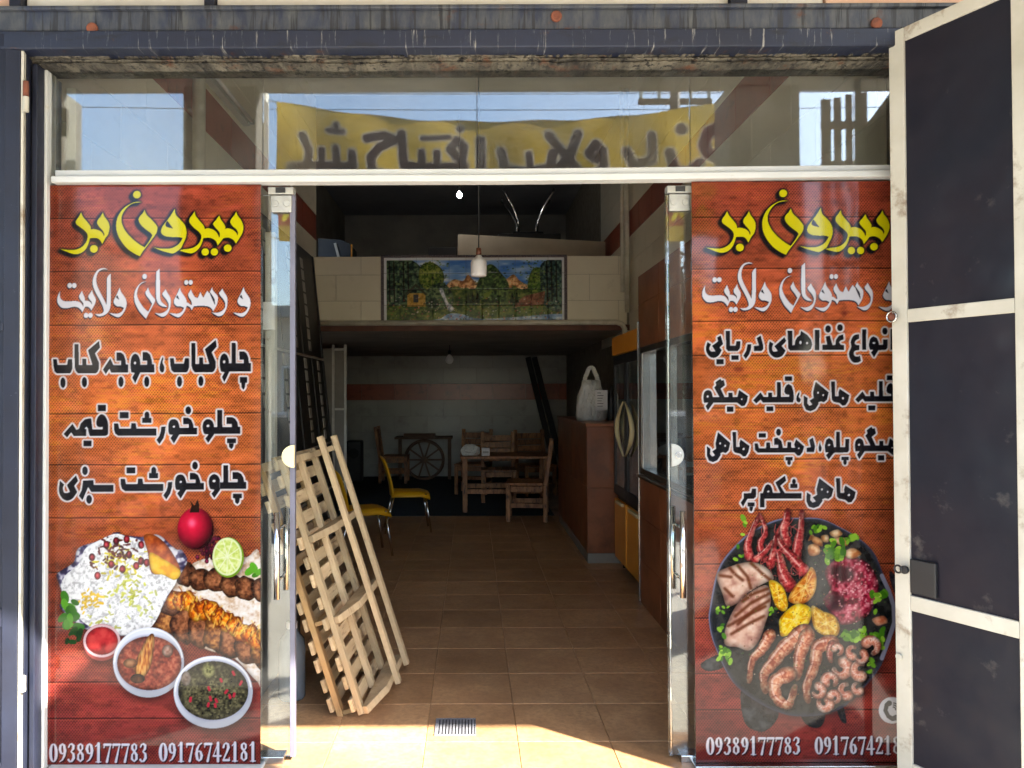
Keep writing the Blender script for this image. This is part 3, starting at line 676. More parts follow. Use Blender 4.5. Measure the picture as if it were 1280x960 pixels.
def wood_planks(cv, edges, right=False):
    n1 = cv.noise(26, 7, 5); n2 = cv.noise(60, 60, 4); n3 = cv.noise(14, 2.2, 3); n4 = cv.noise(9, 5, 4)
    t = np.clip((cv.YY - cv.y0) / cv.h, 0, 1)
    warm = np.exp(-((t - .40) / .24) ** 2)
    base = (1 - warm)[..., None] * np.array((166, 72, 54.)) + warm[..., None] * np.array((212, 110, 56.))
    dk = np.clip((t - .72) / .2, 0, 1)[..., None]
    base = base * (1 - dk) + np.array((140, 50, 46.)) * dk
    base *= (.62 + .76 * n1 * .6 + .3 * n2)[..., None]
    gold = np.clip((n2 * .6 + n3 * .6 - .62) * 5, 0, 1) * (.25 + .75 * warm) * (1 - .6 * dk[..., 0])
    base = base * (1 - .5 * gold[..., None]) + np.array((226, 148, 42.)) * .5 * gold[..., None]
    base *= (1 - .16 * np.clip((n4 - .55) * 6, 0, 1))[..., None]
    edgex = np.clip(np.abs((cv.XX - cv.x0) / cv.w - .5) * 2 - .55, 0, 1)
    base *= (1 - .22 * edgex)[..., None]
    cv.a[:] = base / 255
    for k, y in enumerate(edges):
        tone = cv.rng.uniform(.92, 1.07)
        y2 = edges[k + 1] if k + 1 < len(edges) else 2000
        cv.a[(cv.YY >= y) & (cv.YY < y2)] *= tone
        d = cv.YY - y - (n2 - .5) * 1.2
        cv.a *= (1 - .62 * np.exp(-(d / .75) ** 2))[..., None]
        cv.a += (.09 * np.exp(-((d - 1.7) / .8) ** 2))[..., None] * np.array((1, .6, .4))
    # perforation-like dots of the film
    q = 3.6; row = np.floor(cv.YY / (q * .62)).astype(int)
    fx = ((cv.XX + (row % 2) * q / 2) / q) % 1 - .5; fy = (cv.YY / (q * .62)) % 1 - .5
    dots = np.exp(-((fx * q) ** 2 + (fy * q * .62) ** 2) / .8)
    patch = np.clip(cv.noise(70, 90, 2) * 2.2 - .35, .25, 1)
    cv.a *= (1 - .62 * dots * patch)[..., None] * 1.1
    for _ in range(5):   # knots
        x, y = cv.x0 + cv.rng.uniform(30, cv.w - 30), cv.y0 + cv.rng.uniform(150, 260)
        cv.put(cv.blur(cv.mask(ell(x, y, cv.rng.uniform(3, 7), cv.rng.uniform(2, 4))), 1.2), (92, 30, 30), .6)
def lump(cv, poly, n, cols, rim=.45, r=3, hi=None):
    full = cv; cv = full.view(poly, r * 2 + 3); n = n[cv.win]
    m = cv.mask(poly); c = cv.tex(n, *cols)
    d = cv.dome(m, r)[..., None]
    c = c * (1 - rim * (1 - d))
    if hi is not None:
        c = c + np.array(hi) / 255 * np.clip(cv.shift(d[..., 0], -int(r), -int(r)) * d[..., 0] - .55, 0, 1)[..., None]
    cv.put(m, c)
    out = np.zeros((full.H, full.W)); out[cv.win] = m
    return out
def shadow(cv, poly, r=4, dx=2, dy=4, op=.65):
    k = cv.S; cv = cv.view(poly, r * 4 + 8)
    cv.put(cv.shift(cv.blur(cv.mask(poly), r), int(dx * k), int(dy * k)), (34, 12, 12), op)
def leaves(cv, pts, r, rng, c0=(34, 92, 20), c1=(96, 170, 40)):
    for x, y in pts:
        a = rng.uniform(0, 6.3); rr = r * rng.uniform(.6, 1.25)
        p = ell(0, 0, rr, rr * .6, 10); ca, sa = math.cos(a), math.sin(a)
        p = np.stack([p[:, 0] * ca - p[:, 1] * sa + x, p[:, 0] * sa + p[:, 1] * ca + y], 1)
        t = rng.random()
        cv.put(cv.mask(p), [c0[i] + (c1[i] - c0[i]) * t for i in range(3)])

# ---- left poster
def unL(p):
    p = np.array(p, float); p[:, 0] += np.interp(p[:, 0], [57, 326], [5.0, .5]) * (p[:, 1] - 229) / 722.0
    return p
def paint_left():
    cv = Canvas(59.4, 229, 267.1, 723, 1.3, 11); rng = np.random.default_rng(5)
    wood_planks(cv, [271, 338, 405, 448, 516, 580, 646, 714, 782, 850, 895])
    fine, mid, big = cv.noise(3, 3, 2), cv.noise(8, 8, 3), cv.noise(18, 18, 3)
    z = lambda p: zm(p, 60, 630, 1280/270.); z2 = lambda p: zm(p, 60, 770, 1280/270.)
    # kebab bread
    bread = z([(700,600),(760,450),(860,350),(980,310),(1100,300),(1180,312),(1262,316),(1262,1010),(1240,1040),(1100,900),(960,860),(840,790),(700,700)])
    shadow(cv, bread, 5); lump(cv, sm([tuple(p) for p in bread]), mid * .6 + fine * .4, [(206,172,140),(240,226,212),(250,246,242)], .2, 3)
    for x, y in zip(rng.uniform(230, 326, 26), rng.uniform(700, 850, 26)):
        cv.put(cv.blur(cv.mask(ell(x, y, rng.uniform(1, 3), rng.uniform(.8, 2))), .6), (176, 120, 84), .55)
    def meat(cx, cy, rx, ry, cols, hi=(70, 50, 34)):
        a = np.linspace(0, 6.28, 14, endpoint=False); k = rng.uniform(.86, 1.12, 14)
        lump(cv, sm([(cx + rx * kk * math.cos(t), cy + ry * kk * math.sin(t)) for t, kk in zip(a, k)]), fine * .5 + mid * .5, cols, .5, 4, hi)
    BR = [(52,24,14),(108,58,34),(158,100,64)]; OR = [(166,58,8),(236,120,18),(254,196,66)]
    for i in range(6): meat(233 + i * 19, 718 + i * 4 + rng.uniform(-2, 2), 15, 15, BR)
    for i in range(7): meat(211 + i * 20, 770 + i * 7 + rng.uniform(-2, 2), 17, 24, BR if i % 3 else [(70,32,16),(130,76,36),(186,126,62)])
    meat(214, 752, 18, 18, [(60,30,20),(110,62,40),(150,96,66)])
    for i in range(13): meat(218 + i * 9.5, 744 + i * 4.6 + rng.uniform(-6, 6), 11, 13, OR, (90, 64, 20))
    for _ in range(130):
        x = rng.uniform(214, 325); y = 741 + (x - 222) * .47 + rng.uniform(-12, 14)
        cv.put(cv.stroke_mask([(x, y), (x + rng.uniform(-4, 4), y + rng.uniform(2, 7))], .8), (252, 206, 96) if rng.random() < .6 else (120, 36, 10), .6)
    # plate rim and rice
    rim = sm([tuple(p) for p in z([(390,168),(440,165),(300,215),(190,255),(160,340),(66,405),(80,470),(100,560),(80,600),(140,660),(210,720),(330,760),(480,772),(600,740),(760,460),(830,340),(800,270),(760,260),(660,178),(560,190)])])
    shadow(cv, rim, 5, 0, 5); lump(cv, rim, cv.noise(5, 5, 2), [(46,40,74),(96,88,126),(222,220,228)], .3, 2)
    rice = sm([tuple(p) for p in z([(400,172),(470,185),(560,215),(620,290),(680,380),(770,440),(700,560),(660,660),(600,735),(480,765),(330,745),(220,690),(130,590),(90,480),(120,410),(190,350),(230,260),(300,215)])])
    m = cv.mask(rice); cv.put(m, cv.tex(fine * .75 + mid * .25, (182,182,184), (240,240,240), (252,252,252)))
    for _ in range(900):
        x, y = rng.uniform(78, 226), rng.uniform(664, 792); a = rng.uniform(0, 3.14); l = rng.uniform(1.2, 2.4)
        g = cv.stroke_mask([(x, y), (x + l * math.cos(a), y + l * math.sin(a))], .5) * m
        cv.put(g, (255, 255, 255) if rng.random() < .6 else (196, 196, 198), .8)
    for cx, cy, r, c, cnt in ((150,700,30,(214,196,20),70), (115,748,18,(240,190,10),36), (165,735,26,(196,200,60),44), (135,690,34,(92,28,26),34), (150,682,26,(72,24,22),26), (125,776,26,(210,214,90),20), (185,760,22,(206,214,110),16)):
        for _ in range(cnt):
            x, y = rng.normal(cx, r * .5), rng.normal(cy, r * .36); a = rng.uniform(0, 3.14); l = rng.uniform(2, 5)
            cv.put(cv.stroke_mask([(x, y), (x + l * math.cos(a), y + l * math.sin(a))], rng.uniform(.8, 1.5)) * m, np.array(c) * rng.uniform(.8, 1.1), .85)
    for x, y in [(117,695),(124,718),(147,675),(160,673),(178,680),(155,710),(172,706),(178,700),(163,692),(141,704),(135,680),(185,702)]:
        lump(cv, ell(x, y, 4, 5), mid, [(92,14,24),(150,26,40),(190,50,60)], .5, 1.5, (120, 90, 90))
    crust = sm([tuple(p) for p in z([(575,185),(640,180),(720,250),(790,380),(760,440),(690,410),(620,400),(600,290)])])
    lump(cv, crust, mid, [(150,58,18),(190,86,30),(212,112,44)], .35, 3)
    lump(cv, sm([tuple(p) for p in z([(610,285),(690,320),(790,390),(760,445),(690,415),(628,400)])]), mid, [(232,160,10),(246,190,18),(250,206,60)], .25, 2)
    # pomegranate and seeds
    for x, y in [(262 + rng.normal(0, 7), 682 + rng.normal(0, 9)) for _ in range(60)]:
        lump(cv, ell(x, y, 2.6, 3), mid, [(40,6,20),(92,14,44),(150,40,80)], .5, 1, (60, 30, 40))
    pom = ell(245.6, 660, 22.5, 26, 40); shadow(cv, pom, 4)
    m = cv.mask(pom); r = np.hypot((cv.XX - 240) / 24, (cv.YY - 654) / 28)
    cv.put(m, np.clip(np.array((214, 22, 58.))[None, None] * (1.12 - .72 * r[..., None] ** 1.6), 0, 255) / 255 * (.9 + .2 * mid[..., None]))
    cv.put(cv.blur(cv.mask(ell(241, 653, 4, 5)), 2), (255, 140, 176), .8)
    cv.put(cv.mask(zm([(445,505),(462,560),(440,640),(550,640),(548,540),(530,490),(505,545),(490,560),(470,530)], 190, 570, Z9)), (42, 22, 16))
    # lime
    shadow(cv, ell(286, 695, 19, 25), 3)
    cv.put(cv.mask(ell(286, 696, 19.5, 25, 40)), (110, 150, 30)); cv.put(cv.mask(ell(285, 695, 18.3, 23.6, 40)), (226, 236, 178))
    cv.put(cv.mask(ell(285, 695, 16, 21, 40)), cv.tex(fine, (190,212,96), (212,228,130), (232,240,170)))
    for k in range(9):
        a = k * 6.283 / 9 + .2; cv.put(cv.stroke_mask([(285, 695), (285 + 15.5 * math.cos(a), 695 + 20.5 * math.sin(a))], .7), (238, 242, 206), .8)
    leaves(cv, [(313, 713), (320, 718), (318, 709), (325, 714)], 7, rng)
    leaves(cv, [(rng.normal(92, 7), rng.normal(768, 12)) for _ in range(16)], 7, rng)
    leaves(cv, [(rng.normal(97, 5), rng.normal(793, 5)) for _ in range(8)], 6, rng, (16, 44, 12), (40, 82, 22))
    # cup and bowls
    for cx, cy, rx, ry in ((129.6, 801, 23, 23),):
        e = ell(cx, cy, rx, ry, 36); shadow(cv, e, 4, 1, 5); cv.put(cv.mask(e), (160, 70, 66)); cv.put(cv.mask(ell(cx, cy - 2, rx, ry - 2.5, 36)), (226, 190, 194))
        lump(cv, ell(cx, cy - 2, rx - 3, ry - 5.5, 36), mid, [(150,24,28),(196,40,44),(214,66,62)], .3, 3)
    def bowl(cx, cy, rx, ry, ix, iy, irx, iry, cols):
        e = ell(cx, cy, rx, ry, 48); shadow(cv, e, 6, 2, 6, .75)
        m = cv.mask(e); lightn = .8 + .22 * np.clip((cv.XX - cx) / rx * -.5 - (cv.YY - cy) / ry * .7 + .4, 0, 1)
        cv.put(m, np.array((226, 232, 246.))[None, None] / 255 * lightn[..., None])
        cv.put(cv.blur(cv.mask(ell(ix, iy, irx + 2, iry + 2, 48)), 1), (168, 170, 190), .8)
        lump(cv, ell(ix, iy, irx, iry, 48), fine * .5 + mid * .5, cols, .35, 5)
        cv.put(cv.stroke_mask(ell(cx, cy - 1, rx - 2, ry - 3, 48)[24:], .8), (255, 255, 255), .8)
    bowl(187.6, 826, 44, 43.5, 188.5, 827, 40, 33.5, [(96,24,16),(150,52,36),(196,104,76)])
    for _ in range(60):
        x, y = rng.normal(190, 17), rng.normal(830, 12)
        cv.put(cv.blur(cv.mask(ell(x, y, 1.3, 1)), .5), (226, 150, 110), .5)
    pot = sm([tuple(p) for p in z2([(625,95),(640,130),(625,260),(590,340),(540,350),(515,290),(540,230),(590,130)])])
    lump(cv, pot, cv.noise(2, 9, 2), [(140,62,16),(206,120,40),(236,176,92)], .5, 3)
    lump(cv, ell(211, 812, 7, 8), mid, [(120,70,54),(186,140,122),(216,180,166)], .5, 3); lump(cv, ell(165, 827, 9, 6), mid, [(120,60,26),(170,104,60),(196,140,96)], .5, 3)
    lump(cv, ell(174, 846, 9, 6), mid, [(60,22,10),(96,48,26),(130,80,50)], .5, 3)
    bowl(267.8, 863, 49, 45, 267.8, 861, 43.5, 36.5, [(28,26,16),(66,62,40),(118,112,78)])
    for _ in range(260):
        x, y = rng.normal(268, 20), rng.normal(868, 15)
        if ((x - 268) / 42) ** 2 + ((y - 861) / 35) ** 2 < 1:
            cv.put(cv.mask(ell(x, y, rng.uniform(.7, 1.8), rng.uniform(.7, 1.6), 8)), [(24,24,16),(100,96,62),(140,132,92)][rng.integers(3)], .7)
    for x, y in [(285,861),(264,869),(262,877),(292,838),(303,850),(277,847),(262,857),(270,878),(240,870),(294,865),(288,867),(271,872)]:
        cv.put(cv.stroke_mask([(x, y), (x + rng.uniform(-2, 2), y + rng.uniform(2, 4))], 1.6), (188, 34, 56))
    lump(cv, ell(262, 836, 8, 10), fine, [(70,70,30),(140,140,80),(176,172,112)], .4, 3); lump(cv, ell(234, 846, 6, 9), mid, [(110,90,76),(170,150,136),(206,190,180)], .4, 3)
    # lettering
    letters_yellow(cv, YEL, unL); letters_white(cv, WHT, unL)
    for w_ in (L1, L2, L3): letters_block(cv, w_, unL)
    m = np.zeros((cv.H, cv.W))
    text_digits(cv, m, '09389177783', 64.5, 187, 925, 950); text_digits(cv, m, '09176742181', 200.5, 322.5, 924.5, 949.5)
    cv.put(np.maximum(cv.shift(m, 1, 1), cv.shift(m, 2, 2)), (40, 16, 26), .85); cv.put(m, (226, 224, 238))
    return cv

# ---- right poster
def paint_right():
    cv = Canvas(865.5, 225, 265.5, 726, 1.3, 23); rng = np.random.default_rng(9)
    def un(p):                      # undo the slight keystone of the photograph
        p = np.array([q[:2] for q in p], float); p[:, 0] -= 8.0 * (p[:, 1] - 228) / 722.0
        return p
    wood_planks(cv, [270, 335, 401, 444, 510, 574, 638, 705, 772, 841, 886])
    fine, mid, big = cv.noise(3, 3, 2), cv.noise(8, 8, 3), cv.noise(18, 18, 3)
    z = lambda p: un(zm(p, 870, 640, 1280/260.)); z2 = lambda p: un(zm(p, 870, 770, 1280/260.))
    S_ = lambda a: sm([tuple(p) for p in a])
    for pts in ([(300,440),(310,640),(400,705),(470,680),(520,600),(480,520)], [(660,600),(700,670),(770,680),(805,620),(780,560)], [(860,520),(900,640),(935,650),(920,570),(900,520)], [(45,290),(60,325),(110,335),(180,310),(160,240),(110,250)]):
        lump(cv, S_(z2(pts)), mid, [(22,24,28),(40,42,46),(70,72,76)], .3, 3)
    lump(cv, S_(z([(1195,380),(1215,375),(1262,440),(1262,560),(1215,470)])), mid, [(30,28,36),(60,60,70),(90,90,100)], .3, 2)
    pan = S_(np.concatenate([z([(520,45),(650,38),(780,45),(920,110),(1010,165),(1100,250),(1165,400),(1230,560),(1238,690)]), z2([(1200,150),(1130,330),(940,540),(800,600),(680,612),(560,600),(400,530),(240,400),(130,180),(95,40)]), z([(100,580),(150,350),(250,210),(370,110)])]))
    shadow(cv, pan, 7, 2, 5); m = cv.mask(pan); cv.put(m, (58, 60, 78))
    inner = np.clip(cv.blur(m, 3.5) * 2.4 - 1.35, 0, 1); cv.put(inner, cv.tex(mid, (22,22,22), (36,36,36), (52,52,50)))
    edge = np.clip(m - cv.shift(m, 2, 2), 0, 1); cv.put(edge, (120, 122, 150), .8)
    cv.put(cv.stroke_mask(np.concatenate([z([(1150,395),(1190,480),(1222,580),(1226,680)]), z2([(1190,150),(1150,260)])]), 2.6), (150, 150, 176), .8)
    PR = [(140,26,32),(206,66,68),(244,156,140)]; PO = [(160,70,44),(214,128,92),(244,196,160)]
    def prawn(pts, rad, cols, seg=6, stripe=.5):
        rad = rad * (1.3 if cols is PR else 1.08)
        pts = S_([tuple(p) + (1,) if i in (0, len(pts) - 1) else tuple(p) for i, p in enumerate(pts)])[: (len(pts) - 1) * 6 + 1]
        n = len(pts); t = np.linspace(0, 1, n); rr = rad * (1 - .62 * t) * (.75 + .25 * np.abs(np.sin(t * seg * 3.14)))
        mm = cv.stroke_mask(pts, rr); d = cv.dome(mm, rad * .45)[..., None]
        cv.put(cv.shift(cv.blur(mm, 1.5), 2, 2), (20, 8, 8), .7)
        cv.put(mm, cv.tex(fine * .6 + mid * .4, *cols) * (.5 + .55 * d))
        cv.put(cv.stroke_mask(pts[2:-3] + np.array((-.28 * rad, -.28 * rad)), rr[2:-3] * .16), (255, 226, 214), .55)
        for k in range(3, n - 2, 4):
            a = pts[k]; b = pts[k + 1] - pts[k - 1]; b = np.array((-b[1], b[0])) / (np.hypot(*b) + 1e-6) * rr[k]
            cv.put(cv.stroke_mask([a - b, a + b], .45) * mm, (120, 24, 26), stripe)
    for pts, r in (([(340,280),(330,200),(360,110),(400,20)],5), ([(430,290),(405,200),(440,120),(400,10)],4.5), ([(560,200),(545,120),(565,60),(575,-10)],7), ([(620,290),(640,180),(655,100),(660,-5)],6), ([(470,330),(490,220),(515,110)],5), ([(680,370),(610,290),(540,210),(520,150)],6.5), ([(590,460),(550,390),(530,300),(520,240)],7.5), ([(370,300),(450,230),(480,180)],4)):
        prawn(z(pts), r, PR)
    for _ in range(46):
        a = z([(rng.uniform(330, 660), rng.uniform(60, 420))])[0]; b = a + rng.uniform(-14, 14, 2)
        cv.put(cv.stroke_mask([a, (a + b) / 2 + rng.uniform(-3, 3, 2), b], .45), (216, 84, 84), .7)
    def fillet(pts, lines):
        p = S_(pts); cv.put(cv.shift(cv.blur(cv.mask(p), 2), 2, 3), (10, 6, 6), .7)
        mm = lump(cv, p, big * .5 + mid * .5, [(172,120,106),(224,180,158),(244,218,198)], .45, 5)
        for a in lines: cv.put(cv.blur(cv.stroke_mask(a, 1.9) * mm, .5), (96, 44, 22), .85)
    fillet(z([(140,385),(210,340),(340,308),(440,340),(490,410),(430,440),(330,500),(270,560),(205,578),(175,500)]), [z([(220,345),(250,380),(300,420)]), z([(270,330),(330,400),(350,470)]), z([(350,315),(420,380),(470,420)]), z([(160,390),(230,400)]), z([(190,470),(240,520)])])
    fillet(np.concatenate([z([(440,450),(470,500),(465,600),(440,680)]), z2([(400,150),(340,210),(270,190),(195,175),(190,100)]), z([(215,660),(270,560),(350,490)])]), [z([(300,550),(360,505),(460,470)]), z([(255,640),(350,560),(465,500)]), z([(270,690),(370,600),(470,540)]), z2([(210,60),(320,0),(440,-60)]), z2([(230,110),(330,50),(430,0)])])
    # octopus
    oc = S_(z([(800,380),(830,320),(910,280),(1020,290),(1090,350),(1130,450),(1110,540),(1060,640),(960,690),(870,685),(820,600),(790,540),(830,480)]))
    lump(cv, oc, cv.noise(4, 4, 2) * .7 + mid * .3, [(96,16,32),(170,40,66),(226,120,136)], .55, 5)
    for pts in ([(830,350),(900,330),(980,360),(960,420),(880,430)], [(820,520),(880,500),(930,560),(900,610),(840,600)]):
        cv.put(cv.blur(cv.mask(S_(z(pts))), 2.5), (40, 20, 24), .8)
    for _ in range(130):
        a = z([(rng.normal(1010, 70), rng.normal(480, 100))])[0]
        cv.put(cv.mask(ell(a[0], a[1], 1.2, 1.2, 8)) * cv.mask(oc), (238, 170, 176), .7)
    for pts in ([(740,160),(700,180),(720,140)], [(830,130),(880,110),(910,140),(860,160)], [(860,160),(930,165),(940,210),(880,200)], [(700,210),(760,200),(770,260),(710,270)], [(780,150),(820,145),(825,185),(790,185)], [(930,240),(980,225),(1025,260),(980,290),(930,280)], [(720,150),(780,170),(785,215),(730,190)]):
        lump(cv, S_(z(pts)), mid, [(186,110,60),(226,166,110),(246,214,172)], .4, 2)
    def green(pts, n, r=5):
        p = np.array(pts); c = p.mean(0); sd = p.std(0) + 3
        leaves(cv, [(rng.normal(c[0], sd[0] * .7), rng.normal(c[1], sd[1] * .7)) for _ in range(n)], r, rng, (50, 104, 20), (160, 206, 60))
    green(z([(800,260),(870,200),(900,260)]), 26); green(z([(940,160),(980,170)]), 7); green(z([(730,80),(760,120)]), 8, 4); green(z2([(900,120),(980,140),(1050,110)]), 26)
    green(z2([(1080,110),(1170,160)]), 16); green(z([(1150,500),(1120,560)]), 10); green(z2([(170,230),(200,250)]), 18, 4); green(z2([(150,60),(180,90)]), 5, 4); green(z([(310,70),(330,110)]), 4, 5); green(z([(250,250),(290,280)]), 4, 3); green(z([(150,590),(200,600)]), 6, 3); green(z([(470,640),(480,600)]), 6, 3); green(z2([(1075,260),(1080,330)]), 6, 4)
    # citrus
    def wedge(pts, c=((206,130,8),(240,186,20),(252,220,80)), hl=None):
        p = S_(pts); cv.put(cv.shift(cv.blur(cv.mask(p), 1.5), 2, 2), (20, 10, 4), .6); lump(cv, p, mid, list(c), .3, 3)
        q = p.mean(0); cv.put(cv.mask(q + (p - q) * .82), cv.tex(fine, *c), .9)
        for a in range(0, len(p), 7): cv.put(cv.stroke_mask([q, q + (p[a] - q) * .8], .5), (255, 238, 150), .6)
    wedge(z([(460,430),(500,425),(550,470),(577,560),(560,610),(510,590),(480,520)]))
    wedge(z([(580,545),(610,470),(690,380),(720,340),(750,390),(745,480),(710,540),(650,570)]), ((190,96,16),(226,142,40),(244,186,92)))
    wedge(np.concatenate([z([(530,650),(600,580),(660,565),(720,600)]), z2([(700,50),(620,100),(540,125),(525,70)])]), ((226,160,8),(248,208,20),(255,232,100)))
    wedge(z2([(720,-60),(790,-30),(860,0),(892,70),(870,125),(800,120),(735,70)]), ((196,130,24),(232,180,50),(248,214,120)))
    # grilled prawns and shrimps
    for pts, r in (([(470,110),(420,200),(360,270),(340,400)],8), ([(680,90),(560,190),(480,290),(430,360),(440,460)],11), ([(700,110),(650,230),(640,330),(630,380)],10), ([(590,350),(500,400),(510,500),(580,540),(620,430)],10), ([(850,160),(760,190),(740,300),(690,430),(700,520)],10), ([(850,170),(830,230),(840,280)],6)):
        prawn(z2(pts), r, PO if r > 7 else [(150,60,50),(206,108,90),(236,160,140)])
    for cx, cy, r in ((900,320,62), (1015,330,55), (835,400,50), (930,455,48), (1085,190,55), (970,220,40), (800,530,52), (880,210,36), (760,460,44), (860,500,40), (1020,250,40), (1000,440,36)):
        c = z2([(cx, cy)])[0]; rr = r / 4.92
        a0 = rng.uniform(0, 6); a = np.linspace(a0, a0 + rng.uniform(3.9, 4.7), 9)
        prawn(np.stack([c[0] + rr * .7 * np.cos(a), c[1] + rr * .75 * np.sin(a)], 1), rr * .62, [(206,110,84),(240,164,134),(254,224,206)], 8, .22)
    lump(cv, S_(z2([(1090,20),(1160,0),(1185,40),(1150,55),(1120,60)])), mid, [(170,80,50),(220,140,100),(240,180,150)], .4, 2)
    for _ in range(420):
        x, y = rng.normal(1003, 52), rng.normal(775, 52)
        if ((x - 1003) / 104) ** 2 + ((y - 772) / 112) ** 2 < 1:
            cv.put(cv.mask(ell(x, y, rng.uniform(.4, 1.2), rng.uniform(.4, .9), 7)), [(66,110,40),(236,214,190),(60,26,16),(180,120,60)][rng.integers(4)], .7)
    # phone badge
    c = z2([(1212, 578)])[0]; cv.put(cv.mask(ell(c[0], c[1], 16.5, 16.5, 36)), (224, 224, 230))
    h = un(zm([(1195,535),(1180,545),(1172,580),(1190,615),(1215,630),(1238,622)], 870, 770, 1280/260.))
    cv.put(cv.stroke_mask(h, [3.4,2.6,2.4,2.4,2.8,3.4]), (26, 26, 30))
    for r in (3, 5.5, 8):
        a = np.linspace(-1.5, .1, 7); q = c + np.array((1.5, -1.0)); cv.put(cv.stroke_mask(np.stack([q[0] + r * np.cos(a), q[1] + r * np.sin(a)], 1), .7), (26, 26, 30))
    letters_yellow(cv, [(un(p + np.array((809, -1))), h_) for p, h_ in YEL])
    letters_white(cv, [(un(p + np.array((808, -6.5))), h_) for p, h_ in WHT])
    for w_ in (R1, R2, R3, R4): letters_block(cv, w_, un)
    m = np.zeros((cv.H, cv.W))
    text_digits(cv, m, '09389177783', 878, 995.5, 919, 942.5); text_digits(cv, m, '09176742181', 1012.5, 1130, 919, 942.5)
    cv.put(np.maximum(cv.shift(m, 1, 1), cv.shift(m, 2, 2)), (40, 16, 26), .85); cv.put(m, (222, 220, 230))
    return cv

def paint_mural():
    cv = Canvas(481, 323, 224, 78, 1.6, 31); rng = np.random.default_rng(3)
    z = lambda p: zm(p, 470, 315, 5.12); S_ = lambda a: sm([tuple(p) for p in z(a)])
    f, md, bg = cv.noise(3, 3, 2), cv.noise(9, 6, 3), cv.noise(30, 8, 3)
    cv.a[:] = cv.tex(bg, (64,118,200), (140,178,222), (240,242,246))
    for pts in ([(450,230),(500,180),(560,190),(590,150),(620,180),(650,200),(700,160),(760,190),(830,180),(880,150),(920,190),(980,220),(1100,260),(500,280)],):
        lump(cv, S_(pts), f, [(150,98,62),(214,158,104),(242,204,156)], .2, 2)
    cv.put((cv.YY > 315 + 255/5.12 - 2 * md * 4).astype(float), cv.tex(md * .5 + f * .5, (34,58,26), (74,96,40), (126,132,62)))
    for pts, c in (([(60,60),(240,60),(330,180),(320,300),(60,330)], ((24,40,40),(56,82,66),(104,132,96))), ([(290,100),(350,70),(420,110),(440,180),(400,250),(330,250),(280,190)], ((58,84,30),(108,130,50),(150,160,76))), ([(330,250),(430,200),(500,290),(470,360),(340,360)], ((30,48,40),(66,92,66),(112,134,90))), ([(640,250),(690,120),(740,85),(800,140),(850,220),(820,320),(680,320)], ((26,46,26),(62,92,46),(116,142,76))), ([(970,200),(1000,120),(1050,110),(1080,180),(1050,260),(980,260)], ((52,84,28),(90,124,46),(130,154,70))), ([(1060,80),(1190,70),(1190,370),(1070,340),(1050,200)], ((22,40,48),(50,78,76),(96,124,108)))):
        lump(cv, S_(pts), f, list(c), .3, 2)
    tm_ = np.zeros((cv.H, cv.W))
    for pts in ([(60,60),(240,60),(330,180),(320,300),(60,330)], [(290,100),(350,70),(420,110),(440,180),(400,250),(330,250),(280,190)], [(640,250),(690,120),(740,85),(800,140),(850,220),(820,320),(680,320)], [(970,200),(1000,120),(1050,110),(1080,180),(1050,260),(980,260)], [(1060,80),(1190,70),(1190,370),(1070,340),(1050,200)]):
        p = S_(pts); cv.mask(p, tm_); c_ = p.mean(0); sd = p.std(0)
        for _ in range(170):
            x, y = rng.normal(c_[0], sd[0] * 1.1), rng.normal(c_[1], sd[1] * 1.1); k = rng.random()
            cv.put(cv.mask(ell(x, y, rng.uniform(.5, 1.6), rng.uniform(.4, 1.1), 7)), [(30,52,34),(70,104,52),(124,150,76),(20,34,30)][int(k * 3.99)], .75)
    for x in (90, 120, 180, 210, 1090, 1120, 1150):
        cv.put(cv.stroke_mask(z([(x, 70), (x + 4, 320)]), .9), (24, 22, 22), .8)
    lump(cv, S_([(408,244),(432,244),(462,320),(500,362),(480,385),(462,368),(440,318)]), f, [(150,160,170),(206,212,220),(240,242,244)], .1, 1)
    cv.put(cv.mask(S_([(420,425),(480,395),(560,402),(660,430),(880,420),(1190,400),(1190,450),(400,450)])), cv.tex(md, (84,116,160), (140,168,204), (216,226,236)))
    cv.put(cv.mask(z([(205,265),(320,265),(320,350),(205,350)])), cv.tex(f, (150,116,44), (180,142,60), (196,160,80)))
    cv.put(cv.mask(z([(190,270),(260,205),(335,275),(320,280),(260,225),(205,280)])), (60, 66, 50)); cv.put(cv.mask(z([(245,275),(275,275),(275,325),(245,325)])), (56, 60, 62))
    cv.put(cv.mask(z([(890,330),(950,285),(1080,255),(1070,340),(890,355)])), cv.tex(f, (90,52,38), (130,82,60), (160,110,84)))
    cv.put(cv.mask(z([(690,270),(745,250),(720,300),(690,310)])), (120, 140, 60))
    for _ in range(320):
        x, y = rng.uniform(484, 702), rng.uniform(372, 400)
        cv.put(cv.mask(ell(x, y, rng.uniform(.4, 1.3), rng.uniform(.4, 1), 7)), [(190,96,70),(206,170,150),(60,90,40),(34,52,26),(150,60,60),(210,206,200)][rng.integers(6)], .8)
    for x in (590, 620, 650, 870, 900): lump(cv, z([(x, 250), (x + 16, 330), (x - 16, 330)]), f, [(16,32,18),(32,52,26),(50,72,36)], .2, 1)
    m = np.minimum(np.minimum(cv.XX - 481, 705 - cv.XX), cv.YY - 323)
    cv.put((m < 3.2).astype(float), (216, 218, 224))
    return cv
